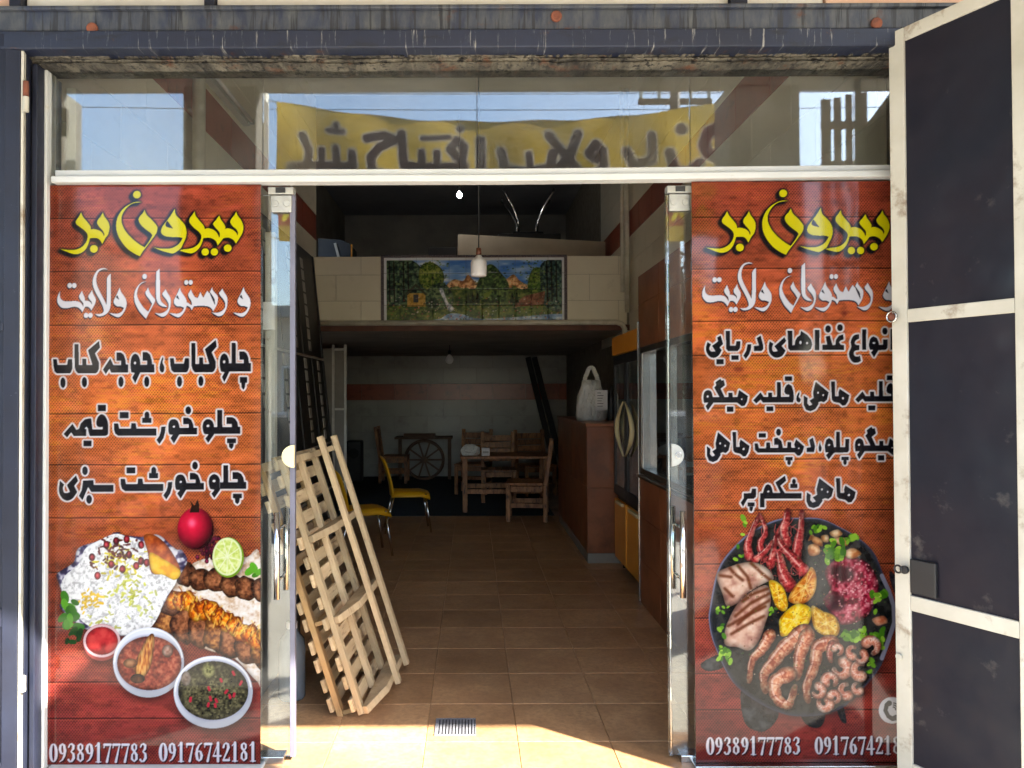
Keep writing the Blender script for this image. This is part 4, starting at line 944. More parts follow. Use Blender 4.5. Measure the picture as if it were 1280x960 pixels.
BANNER_INK = [([(120,150),(138,190),(132,228),(88,230)],10), ([(150,228),(250,226),(246,190)],10), ([(172,228),(170,188)],9), ([(208,228),(206,182)],9), ([(188,136),(222,136)],8), ([(205,118),(206,122)],8),
    ([(285,152),(330,146),(362,158),(318,176),(294,202),(300,238),(340,248)],11), ([(376,142),(382,222),(420,228),(540,226)],11), ([(430,226),(428,188)],9), ([(470,226),(468,188)],9), ([(430,150),(500,150)],6),
    ([(530,226),(540,180),(520,160),(504,182),(520,202)],11), ([(528,130),(530,132)],8), ([(582,162),(584,244)],12), ([(636,190),(646,232),(700,240),(764,232),(770,196)],12), ([(712,236),(708,196)],9), ([(760,148),(800,196),(836,236)],12), ([(838,140),(812,206),(776,240)],12),
    ([(866,190),(884,166),(902,186),(886,206),(868,194)],11), ([(902,190),(906,226),(880,246)],11), ([(962,190),(980,228),(1000,222),(1028,214),(1030,148)],12), ([(1076,196),(1086,240),(1120,252),(1150,228)],13), ([(1104,134),(1106,136)],13),
    ([(1160,180),(1172,146),(1192,136),(1208,160),(1212,196),(1192,216),(1170,202),(1160,180)],14), ([(1212,196),(1212,240),(1180,262)],13)]
def paint_banner():
    cv = Canvas(345, 118, 572, 178, .55, 41)
    cv.a[:] = cv.tex(cv.noise(60, 60, 3), (150,124,40), (172,144,52), (188,160,70))
    m = np.zeros((cv.H, cv.W))
    for pts, r in BANNER_INK: cv.stroke_mask(zm(pts, 320, 90, 1280/620.), r / 2.06, m)
    cv.put(cv.dilate(m, 3.2), (170, 160, 150)); cv.put(m, (64, 52, 50))
    cv.put(np.clip(cv.stroke_mask([(345, 262), (917, 262)], 14), 0, 1), (150, 60, 46))
    m = np.zeros((cv.H, cv.W))
    for k in range(22): cv.stroke_mask([(352 + k * 26, 268), (360 + k * 26, 254), (370 + k * 26, 270)], 3, m)
    cv.put(m, (236, 220, 60))
    return cv
# ================================================================== the shop building
XW, YG, YB, YM, ZC = 1.75, 3.08, 14.0, 8.40, 4.85
shop = thing('shop_building', 'street shop unit with blue steel lintel, tiled walls and a tiled mezzanine', 'building', (0, YG, 0))
def bx(name, m, a, b, parent=shop, bevel=0): return MB().box(a, b).build(name, m, parent, bevel)

TILE_CACHE = {}
def tile_mesh(w, h, t, m, key=''):
    k = (round(w, 3), round(h, 3), t, m.name)
    if k not in TILE_CACHE:
        e = .0022
        me = MB().add([(0,0,0),(w,0,0),(w,h,0),(0,h,0),(0,0,t-e),(w,0,t-e),(w,h,t-e),(0,h,t-e),(e,e,t),(w-e,e,t),(w-e,h-e,t),(e,h-e,t)],
            [(3,2,1,0),(0,1,5,4),(1,2,6,5),(2,3,7,6),(3,0,4,7),(4,5,9,8),(5,6,10,9),(6,7,11,10),(7,4,8,11),(8,9,10,11)]).mesh('tile')
        me.materials.append(m); TILE_CACHE[k] = me
    return TILE_CACHE[k]
def tiles(parent, name, O, U, V, width, height, tw, th, pick, gap=.003, t=.007, stagger=.5, u0=0., v0=0., skip=None):
    """courses of single tiles; U, V unit vectors, N = U x V points into the room"""
    O, U, V = Vector(O), Vector(U), Vector(V); N = U.cross(V)
    M = Matrix((U, V, N)).transposed().to_4x4()
    inv = Matrix.LocRotScale(parent.location if parent.parent is None else (0, 0, 0), None, None)
    row = 0; v = v0
    while v < height - .01:
        a, b = max(v, 0), min(v + th, height)
        u = u0 - (stagger * tw if row % 2 else 0)
        while u < width - .01:
            c, d = max(u, 0), min(u + tw, width)
            if d - c > .02 and b - a > .02 and not (skip and skip(c, d, a, b)):
                o = bpy.data.objects.new(name, tile_mesh(d - c - gap, b - a - gap, t, pick(row, u)))
                COL.objects.link(o); o.parent = parent
                p = O + U * (c + gap / 2) + V * (a + gap / 2)
                o.matrix_parent_inverse = PARENT_INV(parent)
                o.matrix_basis = Matrix.Translation(p) @ M
            u += tw
        v += th; row += 1
def PARENT_INV(p):
    m = Matrix.Identity(4); q = p; chain = []
    while q is not None: chain.append(q); q = q.parent
    for q in reversed(chain): m = m @ (q.matrix_parent_inverse @ q.matrix_basis)
    return m.inverted()

# --- floor
zl1_ = at_y(600, 61, 3.0).z
floor = struct(bx('shop_floor', MT['floor_grout'], (-2.4, 2.86, -.3), (2.05, YB + .1, -.007), None))
fx0, fy0, ft = .194 - .4 * 6, 3.297 - .402, .4015
FT = tile_mesh(.3985, .3985, .007, MT['floor_tile'])
for j in range(17):
    for i in range(10):
        x, y = fx0 + .4 * i, fy0 + ft * j
        if x < -1.9 or x > 1.7 or (y > 9.5): continue
        o = bpy.data.objects.new('floor_tile', FT); COL.objects.link(o); o.parent = floor
        o.location = (x, y, -.0072 + random.Random(i * 31 + j).uniform(0, .0006))
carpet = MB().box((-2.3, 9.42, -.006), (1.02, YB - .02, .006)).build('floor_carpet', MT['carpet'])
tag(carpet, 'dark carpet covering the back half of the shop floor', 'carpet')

# --- walls
row_mat = lambda stripe: (lambda r, u: MT['brown_tile'] if r == stripe else MT['wall_tile'])
TH = .285; Z0 = 3.25 - 4 * TH
lw = bx('side_wall', MT['grout'], (-XW - .22, 3.16, -.05), (-XW - .007, YM + .1, ZC + .1))
tiles(lw, 'wall_tile', (-XW - .007, 3.18, Z0), (0, 1, 0), (0, 0, 1), 8.5 - 3.18, ZC - Z0, .58, TH, row_mat(4))
bx('side_wall', MT['plaster'], (-2.57, YM, -.05), (-2.352, YB + .1, ZC + .1))
rw = bx('side_wall', MT['grout'], (XW + .007, 3.16, -.05), (XW + .22, YB + .1, ZC + .1))
tiles(rw, 'wall_tile', (XW + .007, 10.2, Z0), (0, -1, 0), (0, 0, 1), 10.2 - 3.18, ZC - Z0, .58, TH, row_mat(4))
bw = bx('back_wall', MT['grout'], (-2.57, YB + .007, -.05), (2.1, YB + .2, 2.3))
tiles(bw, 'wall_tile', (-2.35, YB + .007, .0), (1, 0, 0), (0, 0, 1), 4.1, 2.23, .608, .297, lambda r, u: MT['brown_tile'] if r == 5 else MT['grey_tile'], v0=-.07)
bx('upper_back_wall', MT['dark_plaster'], (-2.57, YB, 2.301), (2.1, YB + .2, ZC + .1))
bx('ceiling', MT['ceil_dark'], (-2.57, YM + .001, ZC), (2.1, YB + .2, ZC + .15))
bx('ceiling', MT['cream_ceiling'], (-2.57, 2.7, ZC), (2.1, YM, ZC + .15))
bx('upper_wall_face', MT['cream_ceiling'], (-1.75, 3.161, zl1_ + .01), (1.75, 3.175, ZC - .002))
# --- mezzanine
bx('mezzanine_slab', MT['dark_plaster'], (-2.35, YM + .002, 2.232), (XW, YB, 2.33))
bx('slab_edge', MT['brown_paint'], (-XW, YM - .03, 2.215), (XW, YM, 2.275))
par = bx('parapet_wall', MT['grout'], (-XW, YM - .006, 2.277), (XW, YM + .1, 3.045))
pk = lambda r, u: MT['wall_tile']
mu0, mu1 = at_y(477, 360, YM).x, at_y(709, 360, YM).x
tiles(par, 'wall_tile', (-XW, YM - .006, 2.28), (1, 0, 0), (0, 0, 1), mu0 + XW - .004, .765, .62, .29, pk, v0=-.02, stagger=.45, u0=-.1)
tiles(par, 'wall_tile', (mu1 + .004, YM - .006, 2.28), (1, 0, 0), (0, 0, 1), XW - mu1 - .03, .765, .62, .29, pk, v0=-.02, stagger=.52, u0=-.05)

# --- street front: jambs, lintel, painted steel beam, panels above
z_ = lambda py, Y: at_y(600, py, Y).z
x_ = lambda px, Y: at_y(px, 480, Y).x
zl0, zl1 = z_(87, 3.07), z_(61, 3.0)
def rough_bar(name, m, x0, x1, y0, y1, z0, z1, amp, seed, nx=420, nz=6):
    """weathered bar: its front and underside are eaten away unevenly"""
    rng = np.random.default_rng(seed); mb = MB()
    n1 = np.interp(np.linspace(0, 90, nx), np.arange(91), rng.random(91)); n2 = rng.random((nz + 1, nx))
    lip = np.clip(np.interp(np.linspace(0, 34, nx), np.arange(35), rng.random(35)) - .62, 0, 1) * 2.2
    vs_ = []
    for j in range(nz + 1):
        t = j / nz
        for i in range(nx):
            x = x0 + (x1 - x0) * i / (nx - 1)
            dy = amp * (.6 * n1[i] + .7 * n2[j, i] + .5 * math.sin(t * 9 + seed))
            vs_.append((x, y0 + max(dy, 0), z0 + (z1 - z0) * t + (1 - t) * amp * (.8 * n2[0, i] - lip[i]) * .8))
    for i in range(nx): vs_.append((x0 + (x1 - x0) * i / (nx - 1), y1, z0))
    fs_ = [(j*nx+i, j*nx+i+1, (j+1)*nx+i+1, (j+1)*nx+i) for j in range(nz) for i in range(nx - 1)]
    k = (nz + 1) * nx; fs_ += [(k+i, k+i+1, i+1, i) for i in range(nx - 1)]
    return mb.add(vs_, fs_).build(name, m, shop)
rough_bar('lintel', MT['lintel'], -1.80, 1.86, 2.985, 3.16, zl0 + .022, zl1 + .004, .012, 1)
rough_bar('lintel_strip', MT['lintel'], -1.80, 1.86, 3.008, 3.15, zl0 + .001, zl0 + .026, .010, 5)
zs0, zs1, zb1 = z_(62, 2.95), z_(39, 2.95), z_(10, 2.95)
bx('steel_strip', MT['strip'], (-1.86, 2.93, zs0), (2.0, 3.1, zs1), bevel=.006)
bx('steel_beam', MT['beam'], (-1.86, 2.945, zs1 + .003), (2.0, 3.1, zb1), bevel=.006)
bx('beam_flange', MT['beam'], (-1.875, 2.925, zb1 - .012), (2.0, 2.944, zb1 + .003), bevel=.003)
for px, py in ((117, 34), (697, 21), (1097, 31)):
    p = at_y(px, py, 2.94); MB().tube([(p.x, 2.946, p.z), (p.x, 2.932, p.z)], .022, 14).build('bolt_patch', MT['rust'], shop, .004)
bx('blue_post', MT['navy'], (x_(12, 2.95), 2.93, zb1 + .004), (x_(27, 2.95), 3.1, 3.9), bevel=.004)
bx('blue_post', MT['navy'], (x_(255, 2.95), 2.94, zb1 + .004), (x_(268, 2.95), 3.1, 3.9), bevel=.004)
bx('blue_post', MT['navy'], (x_(917, 2.95), 2.94, zb1 + .004), (x_(938, 2.95), 3.1, 3.9), bevel=.004)
bx('upper_panel', MT['white_panel'], (x_(28, 2.95), 2.965, zb1 + .012), (x_(254, 2.95), 3.0, 3.9), bevel=.004)
bx('upper_panel', MT['white_panel'], (x_(269, 2.95), 2.965, zb1 + .012), (x_(916, 2.95), 3.0, 3.9), bevel=.004)
bx('upper_panel', MT['white_panel'], (x_(939, 2.95), 2.965, zb1 + .012), (x_(1036, 2.95), 3.0, 3.9), bevel=.004)
bx('front_pier', MT['pink_wall'], (x_(1038, 2.95), 2.955, zb1 - .03), (2.3, 3.012, 3.9))
bx('upper_wall', MT['plaster'], (-1.9, 3.02, zb1), (2.05, 3.16, ZC))
bx('front_pier', MT['pink_wall'], (-3.4, 3.02, -.12), (-1.895, 3.3, 4.2))
bx('front_pier', MT['pink_wall'], (-3.4, 2.96, zs1), (x_(11, 2.95), 3.02, 4.2))
bx('front_pier', MT['pink_wall'], (1.90, 2.99, -.12), (3.4, 3.3, 4.2))
for sgn, a, b in ((-1, x_(28, 3.0), x_(45, 3.0)), (1, 1.80, 1.86)):
    jx0, jx1 = (a, b)
    bx('jamb', MT['navy'], (jx0 - (.06 if sgn < 0 else 0), 2.985, -.1), (jx0 + .022, 3.18, zl1 - .004), bevel=.004)
    bx('jamb_rebate', MT['black'], (jx0 + .023, 3.01, -.1), (jx1 - .022, 3.18, zl0 - .002), bevel=.003)
    bx('jamb_bead', MT['navy'], (jx1 - .021, 2.998, -.1), (jx1, 3.18, zl0 - .002), bevel=.003)
bx('sill', MT['marble'], (-1.80, 2.87, -.12), (x_(330, 3.05), 3.16, -.006), bevel=.006)
bx('sill', MT['marble'], (x_(838, 3.02), 2.87, -.12), (1.86, 3.16, -.006), bevel=.006)
bx('threshold', MT['grout_dark'], (x_(330, 3.05) + .002, 2.84, -.12), (x_(838, 3.02) - .002, 2.894, -.002), bevel=.004)

# --- glazed shop front
front = thing('glazed_shop_front', 'frameless shop front with white aluminium rails, transom glass and two fixed side panes', 'shop front', (0, YG, 0))
fb = lambda name, m, a, b, bevel=0: MB().box(a, b).build(name, m, front, bevel)
xl, xa, xm, xb, xr = x_(51, 3.08), x_(327, 3.08), x_(597, 3.08), x_(865.5, 3.08), 1.80
zt0, zt1 = z_(231.5, 3.10), z_(220, 3.05)
fb('side_profile', MT['alu_white'], (x_(48.5, 3.06), 3.05, .0), (x_(58.8, 3.06), 3.12, zl0 - .003), .003)
fb('side_profile', MT['alu_white'], (1.768, 3.05, .0), (xr, 3.12, z_(90, 3.05)), .003)
rl = lambda pts, y0, y1, name: MB().prism([(x_(px, 3.05) if px < 1150 else xr, z_(py, 3.05)) for px, py in pts], lambda u, v, y: (u, y, v), y0, y1).build(name, MT['alu_white'], front, .003)
rl([(64, 227), (640, 227), (1160, 223), (1160, 215), (640, 219), (64, 219)], 3.04, 3.10, 'head_rail')
rl([(66, 218.7), (640, 218.7), (1160, 214.7), (1160, 206.5), (640, 210), (66, 210)], 3.058, 3.10, 'rail_lip')
fb('bottom_track', MT['alu_white'], (x_(62, 3.06) + .002, 3.045, -.004), (xa + .01, 3.13, .012), .003)
fb('bottom_track', MT['steel'], (xb - .01, 3.045, -.004), (1.766, 3.13, .012), .003)
for a, b in ((x_(59, 3.08), xa), (xa + .003, xm), (xm + .003, xb), (xb + .003, 1.768)):
    fb('transom_pane', MT['glass'], (a, 3.084, z_(211.5, 3.06) - .004), (b, 3.094, zl0 + .02))
fb('fixed_pane', MT['glass'], (x_(59, 3.08), 3.080, .012), (xa, 3.090, zt0 - .001))
fb('fixed_pane', MT['glass'], (xb, 3.080, .012), (1.768, 3.090, zt0 - .001))

# --- sliding doors
def slide_door(label, edge, sgn):
    """edge = X of the leading edge, sgn = direction in which the leaf runs on behind the fixed pane"""
    t = thing('sliding_glass_door', label, 'door', (edge, 3.135, 0))
    w = .84
    def b(name, m, x0, x1, y0, y1, z0, z1, bev=.002, par=t):
        return MB().box((edge + sgn * x0, y0, z0), (edge + sgn * x1, y1, z1)).build(name, m, par, bev)
    b('pane', MT['glass'], .012, w, 3.130, 3.140, .018, zt0 - .03, 0)
    b('edge_seal', MT['lilac_seal'] if sgn < 0 else MT['glass'], .0, .0118 if sgn > 0 else .021, 3.122, 3.148, .018, zt0 - .03)
    hb = b('hanger', MT['cast_alu'], .012, .098, 3.112, 3.126, zt0 - .105, zt0 - .035, .004)
    for dx in (.03, .078):
        MB().tube([(edge + sgn * dx, 3.112, zt0 - .07), (edge + sgn * dx, 3.107, zt0 - .07)], .014, 14).build('cap', MT['cast_alu'], hb, .002)
    hr = b('hanger_roller', MT['cast_alu'], .002, .108, 3.104, 3.15, zt0 - .032, zt0 - .002, .003)
    b('roller_gap', MT['black'], .035, .075, 3.101, 3.1038, zt0 - .028, zt0 - .006, 0, hr)
    lz = at_y(600, 570, 3.1).z
    poly = [(0, -.047)] + [(.052 * math.sin(a), -.047 * math.cos(a)) for a in np.linspace(0, math.pi, 17)][1:-1] + [(0, .047)]
    if sgn > 0: poly = [(.012 + u, v) for u, v in poly]
    lk = MB().prism(poly, lambda u, v, y: (edge + sgn * u, y, lz + v), 3.108, 3.129).build('lock_plate', MT['ivory' if sgn < 0 else 'cast_alu'], t, .002)
    if sgn > 0: MB().tube([(edge + .04, 3.109, lz), (edge + .04, 3.102, lz)], .014, 16).build('keyhole', MT['steel'], lk, .002)
    hx = edge + sgn * (.058 if sgn < 0 else .042)
    za, zb = at_y(600, 640, 3.06).z, at_y(600, 748, 3.06).z
    h = MB().tube([(hx, 3.06, zb), (hx, 3.06, za)], .012, 14).build('handle', MT['chrome'], t, 0, True)
    for zz in (za - .07, zb + .07):
        MB().tube([(hx, 3.06, zz), (hx, 3.129, zz)], .006, 10).build('stem', MT['chrome'], h, 0, True)
    h2 = MB().tube([(hx, 3.21, zb), (hx, 3.21, za)], .012, 14).build('handle', MT['chrome'], t, 0, True)
    for zz in (za - .07, zb + .07):
        MB().tube([(hx, 3.21, zz), (hx, 3.141, zz)], .006, 10).build('stem', MT['chrome'], h2, 0, True)
    b('floor_guide', MT['steel'], .04, .15, 3.10, 3.165, -.002, .03, .004)
    return t
slide_door('open glass sliding door whose pull handle hangs beside the leaning wooden rack', x_(369.5, 3.135), -1)
slide_door('open glass sliding door with round keyed lock plate beside the kitchen window', x_(833, 3.135), 1)

# --- posters on the fixed panes
def poster(cv, name, label, x0, x1, z0, z1, y):
    rng = np.random.default_rng(int(abs(x0) * 100)); k = [(rng.uniform(1, 5), rng.uniform(1, 7), rng.uniform(0, 6)) for _ in range(6)]
    def place(u, v):
        bulge = sum(np.sin(a * u * 2 + b * v * 3 + c) for a, b, c in k) * .00024 + np.sin(u * 23 + 4 * np.sin(v * 9)) * np.sin(v * 31 + 3 * np.sin(u * 7)) * .00012
        return x0 + (x1 - x0) * u, np.full_like(u, y) - .002 + bulge, z1 + (z0 - z1) * v
    o = obj(name, print_mesh(cv, name, place), MT['poster'])
    return tag(o, label, 'poster')
dtop = 3.07 * CP + .87 * SP
PX = lambda px: (px - CX) / F_PX * dtop
poster(paint_left(), 'menu_poster', 'orange wood-effect poster with rice, kebab and two stew bowls', PX(59.4), PX(326.5), .014, z_(229.5, 3.07), 3.0765)
poster(paint_right(), 'menu_poster', 'orange wood-effect poster with a black pan of grilled seafood', PX(865.5), PX(1131), .014, z_(226.5, 3.07) - .004, 3.0765)

# --- mural of printed tiles on the mezzanine parapet
mural = thing('tile_mural', 'landscape mural of printed tiles with hut, waterfall and mountains on the parapet', 'mural', (0, YM, 2.3))
mz0, mz1 = z_(401, YM), z_(322, YM)
mcv = paint_mural()
MB().box((mu0, YM - .012, mz0 - .004), (mu1, YM - .0065, mz1 + .028)).build('border', mat('speckled_border', srgb(96,84,92), srgb(58,48,54), 60, rough=.5, c3=srgb(170,160,160), s3=120, lo3=.58, hi3=.66), mural)
ma, mb_ = mu0 + .03, mu1 - .03
NC, NR = 11, 4
for j in range(NR):
    for i in range(NC):
        c0, c1 = int(mcv.W * i / NC), min(int(mcv.W * (i + 1) / NC) + 1, mcv.W)
        r0, r1 = int(mcv.H * j / NR), min(int(mcv.H * (j + 1) / NR) + 1, mcv.H)
        def place(u, v):
            g = .0018
            cu, cv_ = u.mean(), v.mean()
            x = ma + (mb_ - ma) * (cu + (u - cu) * .992); z = mz1 + (mz0 - mz1) * (cv_ + (v - cv_) * .985)
            edge = (u <= u.min()) | (u >= u.max()) | (v <= v.min()) | (v >= v.max())
            return x, np.where(edge, YM - .0125, YM - .0165), z
        obj('mural_tile', print_mesh(mcv, 'mural_tile', place, (r0, r1), (c0, c1)), MT['mural'], mural)

# --- pipes and fittings of the building
def pipe(name, pts, r, label, m='pvc', cat='pipe', seg=12):
    return tag(MB().tube(pts, r, seg).build(name, MT[m], None, 0, True), label, cat)
zp = z_(403.5, YM - .05)
pipe('water_pipe', [(-XW + .02, YM - .05, zp), (1.60, YM - .05, zp), (1.66, YM - .05, zp - .02), (1.69, YM - .05, zp - .07), (1.69, YM - .05, 1.2)], .03, 'white plastic pipe running along the bottom edge of the tiled parapet')
pipe('drain_pipe', [(1.70, 8.25, zp + .1), (1.70, 8.25, ZC)], .028, 'pale vertical pipe in the corner beside the tiled parapet')
pipe('drain_pipe', [(1.64, 8.2, 2.62), (1.64, 8.2, ZC)], .022, 'thinner pale pipe beside the corner drain pipe')
yl = at_x(250, 150, -1.66).y
pipe('drain_pipe', [(-1.66, yl, .0), (-1.66, yl, ZC)], .038, 'white upright pipe crossing the brown tile band on the side wall')
tl = thing('tube_light', 'unlit tube light fixed above the brown tile band', 'lamp', (-1.70, 5.3, 3.62))
MB().box((-1.742, 4.75, 3.56), (-1.69, 5.75, 3.60)).build('batten', MT['alu_white'], tl, .004)
MB().tube([(-1.66, 4.8, 3.58), (-1.66, 5.7, 3.58)], .013, 12).build('tube', MT['opal'], tl, 0, True)
for y in (4.79, 5.71): MB().box((-1.69, y - .012, 3.562), (-1.645, y + .012, 3.598)).build('end_cap', MT['alu_white'], tl, .002)
tag(MB().box((-1.742, 3.235, 1.9), (-1.70, 3.30, zl0 + .0)).build('cable_trunking', MT['pvc'], None, .004), 'white cable trunking on the side wall behind the transom glass', 'trunking')

# --- lamps
def pendant(name, label, p, top, r, lit=False, group=None, long_=True):
    t = thing(name, label, 'lamp', p, group)
    x, y, z = p
    MB().tube([(x, y, top), (x + .004, y, (top + z) / 2), (x, y, z + r * 2.3)], .004, 6).build('cord', MT['black'], t, 0, True)
    MB().lathe([(0, r*2.4), (r*.3, r*2.38), (r*.34, r*1.6), (r*.2, r*1.5), (0, r*1.5)], p, 16).build('socket', MT['brown_paint'] if long_ else MT['black'], t, 0, True)
    pr = [(0, r*1.52), (r*.3, r*1.5), (r*.45, r*1.25), (r*.82, r*.95), (r, r*.6), (r, -r*.9), (r*.93, -r*1.15), (0, -r*1.2)] if long_ else [(0, r*1.5), (r*.4, r*1.2), (r*.9, r*.5), (r, 0), (r*.8, -r*.6), (r*.4, -r*.92), (0, -r)]
    MB().lathe(pr, p, 24).build('bulb', MT['lit_bulb'] if lit else MT['opal'], t, 0, True)
    return t
pendant('pendant_bulb', 'large white bulb hanging on a thin cord in front of the mural', tuple(at_y(599, 334, 4.7)), ZC, .05)
pendant('pendant_bulb', 'small lit bulb hanging in the dark above the mezzanine', tuple(at_y(575, 244, 9.0)), ZC, .032, True, None, False)
pendant('pendant_bulb', 'small bare bulb under the mezzanine soffit', tuple(at_y(562, 450, 11.0)), 2.233, .06, False, None, False)

# --- metal gates
def gate(name, label, P0, d, L, ztop, stiles, rails, mframe, mpanel, inset, extras):
    t = thing(name, label, 'gate', (P0[0], P0[1], 0))
    d = Vector((d[0], d[1], 0)).normalized(); n = Vector((d.y, -d.x, 0)) * inset   # n points to the viewer's side
    P = lambda s, off, z: Vector((P0[0], P0[1], 0)) + d * s + n * off + Vector((0, 0, z))
    def slab(name_, m, s0, s1, z0, z1, o0, o1, bev=.003, par=t):
        mb = MB(); vs_ = [P(s, o, z) for z in (z0, z1) for s, o in ((s0, o0), (s1, o0), (s1, o1), (s0, o1))]
        mb.add(vs_, [(3,2,1,0),(4,5,6,7),(0,1,5,4),(1,2,6,5),(2,3,7,6),(3,0,4,7)])
        return mb.build(name_, m, par, bev)
    for s0, s1 in stiles: slab('stile', mframe, s0, s1, .03, ztop, -.018, .012)
    cols = [(stiles[i][1], stiles[i + 1][0]) for i in range(len(stiles) - 1)]
    for c0, c1 in cols:
        for z0, z1 in rails: slab('rail', mframe, c0 + .0005, c1 - .0005, z0, z1, -.018, .0115)
        for k in range(len(rails) - 1):
            slab('panel', mpanel, c0 - .004, c1 + .004, rails[k][1] - .004, rails[k + 1][0] + .004, -.006, .002, 0)
    extras(t, P, slab)
    return t
GP0, GD = (1.654, 2.96), (.451, -.892)
gY = lambda s: GP0[1] + GD[1] * s
zr = [z_(y, gY(.06)) for y in (764.6, 745.6, 405, 388.7, 53.7)]
zt = z_(45, gY(0))
def gate_bits(t, P, slab):
    r = MB().tube([P(.012, .014, (zr[2]+zr[3])/2), P(.012, .03, (zr[2]+zr[3])/2)], .014, 14).build('lock_ring', MT['rust'], t, .003)
    MB().tube([P(.012 + .02 * math.cos(a), .03, (zr[2]+zr[3])/2 + .02 * math.sin(a)) for a in np.linspace(0, 6.28, 17)], .004, 8, False).build('ring', MT['steel'], r, 0, True)
    z0 = zr[1] + .012
    lb = slab('lock_box', MT['black'], .066, .165, z0, z0 + .13, .0022, .02, .004)
    MB().tube([P(.05, .02, z0 + .085), P(.05, .035, z0 + .085)], .016, 14).build('latch_knob', MT['black'], lb, .003)
    MB().tube([P(.03 + .014 * math.cos(a), .036, z0 + .085 + .014 * math.sin(a)) for a in np.linspace(0, 6.28, 17)], .004, 8, False).build('ring', MT['black'], lb, 0, True)
    zb = z_(822, gY(.02)); MB().tube([P(.018, .012, zb), P(.018, .024, zb)], .013, 12).build('bolt', MT['cream_paint'], t, .003)
gate('folding_gate', 'cream-framed metal gate leaf with dark blue panels opened outward', GP0, GD, .956, zt,
     [(0, .0612), (.4405, .5), (.895, .956)], [(.03, .09), (zr[0], zr[1]), (zr[2], zr[3]), (zr[4], zt)], MT['cream_paint'], MT['navy_panel'], 1, gate_bits)
def lgate_bits(t, P, slab):
    slab('edge_strip', MT['cream_paint'], -.012, -.002, .03, zt2 - .06, -.016, .012, .002)
    for py in (112, 131, 850):
        z = z_(py, 2.97); MB().tube([P(-.02, .012, z - .03), P(-.02, .012, z + .03)], .011, 12).build('hinge', MT['rust' if py < 120 else 'cream_paint'], t, .002)
zt2 = z_(43, 2.95)
gate('folding_gate', 'dark blue metal gate leaf folded back against the pinkish pier', (-1.768, 2.955), (-.97, -.24), .9, zt2,
     [(0, .055), (.43, .48), (.85, .9)], [(.03, .09), (z_(780, 2.95), z_(758, 2.95)), (z_(412, 2.95), z_(402, 2.95)), (zt2 - .05, zt2)], MT['navy'], MT['navy'], -1, lgate_bits)

gate('folding_gate', 'added unseen gate leaf blocking the sun behind the first cream-framed leaf', (1.905, 2.95), (.21, -.83), .86, zt,
     [(0, .055), (.40, .455), (.80, .86)], [(.03, .09), (zr[0], zr[1]), (zr[2], zr[3]), (zr[4], zt)], MT['cream_paint'], MT['navy_panel'], 1, lambda t, P, slab: None)  # unseen leaf, added only to keep stray sun off the right poster
# ================================================================== things inside the shop
# --- kitchen booth clad in wood-look tiles, with a sliding window
KX, KY0, KY1, KZ = 1.22, 3.22, 5.50, 2.36
kz0, kz1, ky0, ky1 = .93, 1.84, 3.95, 5.44
booth = thing('kitchen_booth', 'kitchen booth clad in brown wood-look tiles with an aluminium sliding window', 'booth', (1.5, 4.4, 0))
kb = lambda name, m, a, b, bev=0, par=booth: MB().box(a, b).build(name, m, par, bev)
core = MB()
for a, b in (((KX, KY0, 0), (KX + .09, KY1, kz0)), ((KX, KY0, kz1), (KX + .09, KY1, KZ)), ((KX, KY0, kz0), (KX + .09, ky0, kz1)), ((KX, ky1, kz0), (KX + .09, KY1, kz1)), ((KX + .09, KY1 - .08, 0), (XW, KY1, KZ)), ((KX + .09, KY0, KZ - .06), (XW, KY1 - .08, KZ))):
    core.box(a, b)
cw = core.build('booth_wall', MT['grout_dark'], booth)
hole = lambda c, d, a, b: False
for z0, z1, y0, y1 in ((0, kz0, KY0, KY1), (kz1, KZ, KY0, KY1), (kz0, kz1, KY0, ky0)):
    tiles(cw, 'wood_tile', (KX, y1, z0), (0, -1, 0), (0, 0, 1), y1 - y0, z1 - z0, .60, .31, lambda r, u: MT['wood_tile'], gap=.002, stagger=0)
kb('corner_trim', MT['steel'], (KX - .012, KY1 + .001, 0), (KX + .02, KY1 + .022, 2.03), .002)
wf = kb('window_frame', MT['steel'], (KX - .012, ky0, kz0 + .001), (KX + .07, ky1, kz0 + .045), .003)
kb('window_frame', MT['steel'], (KX - .012, ky0, kz1 - .045), (KX + .07, ky1, kz1 - .001), .003)
for y in (ky0, (ky0 + ky1) / 2 - .02, ky1 - .075, ky1 - .035): kb('window_frame', MT['steel'], (KX - .010, y + .001, kz0 + .046), (KX + .068, y + .034, kz1 - .046), .003)
kb('window_pane', MT['glass_dark'], (KX + .02, ky0 + .036, kz0 + .046), (KX + .026, (ky0 + ky1) / 2 - .021, kz1 - .046))
kb('window_pane', MT['glass_dark'], (KX + .04, (ky0 + ky1) / 2 + .015, kz0 + .046), (KX + .046, ky1 - .076, kz1 - .046))
kb('window_ledge', MT['steel'], (KX - .04, ky0 - .02, kz0 - .02), (KX - .0125, ky1 + .02, kz0 + .0005), .003)

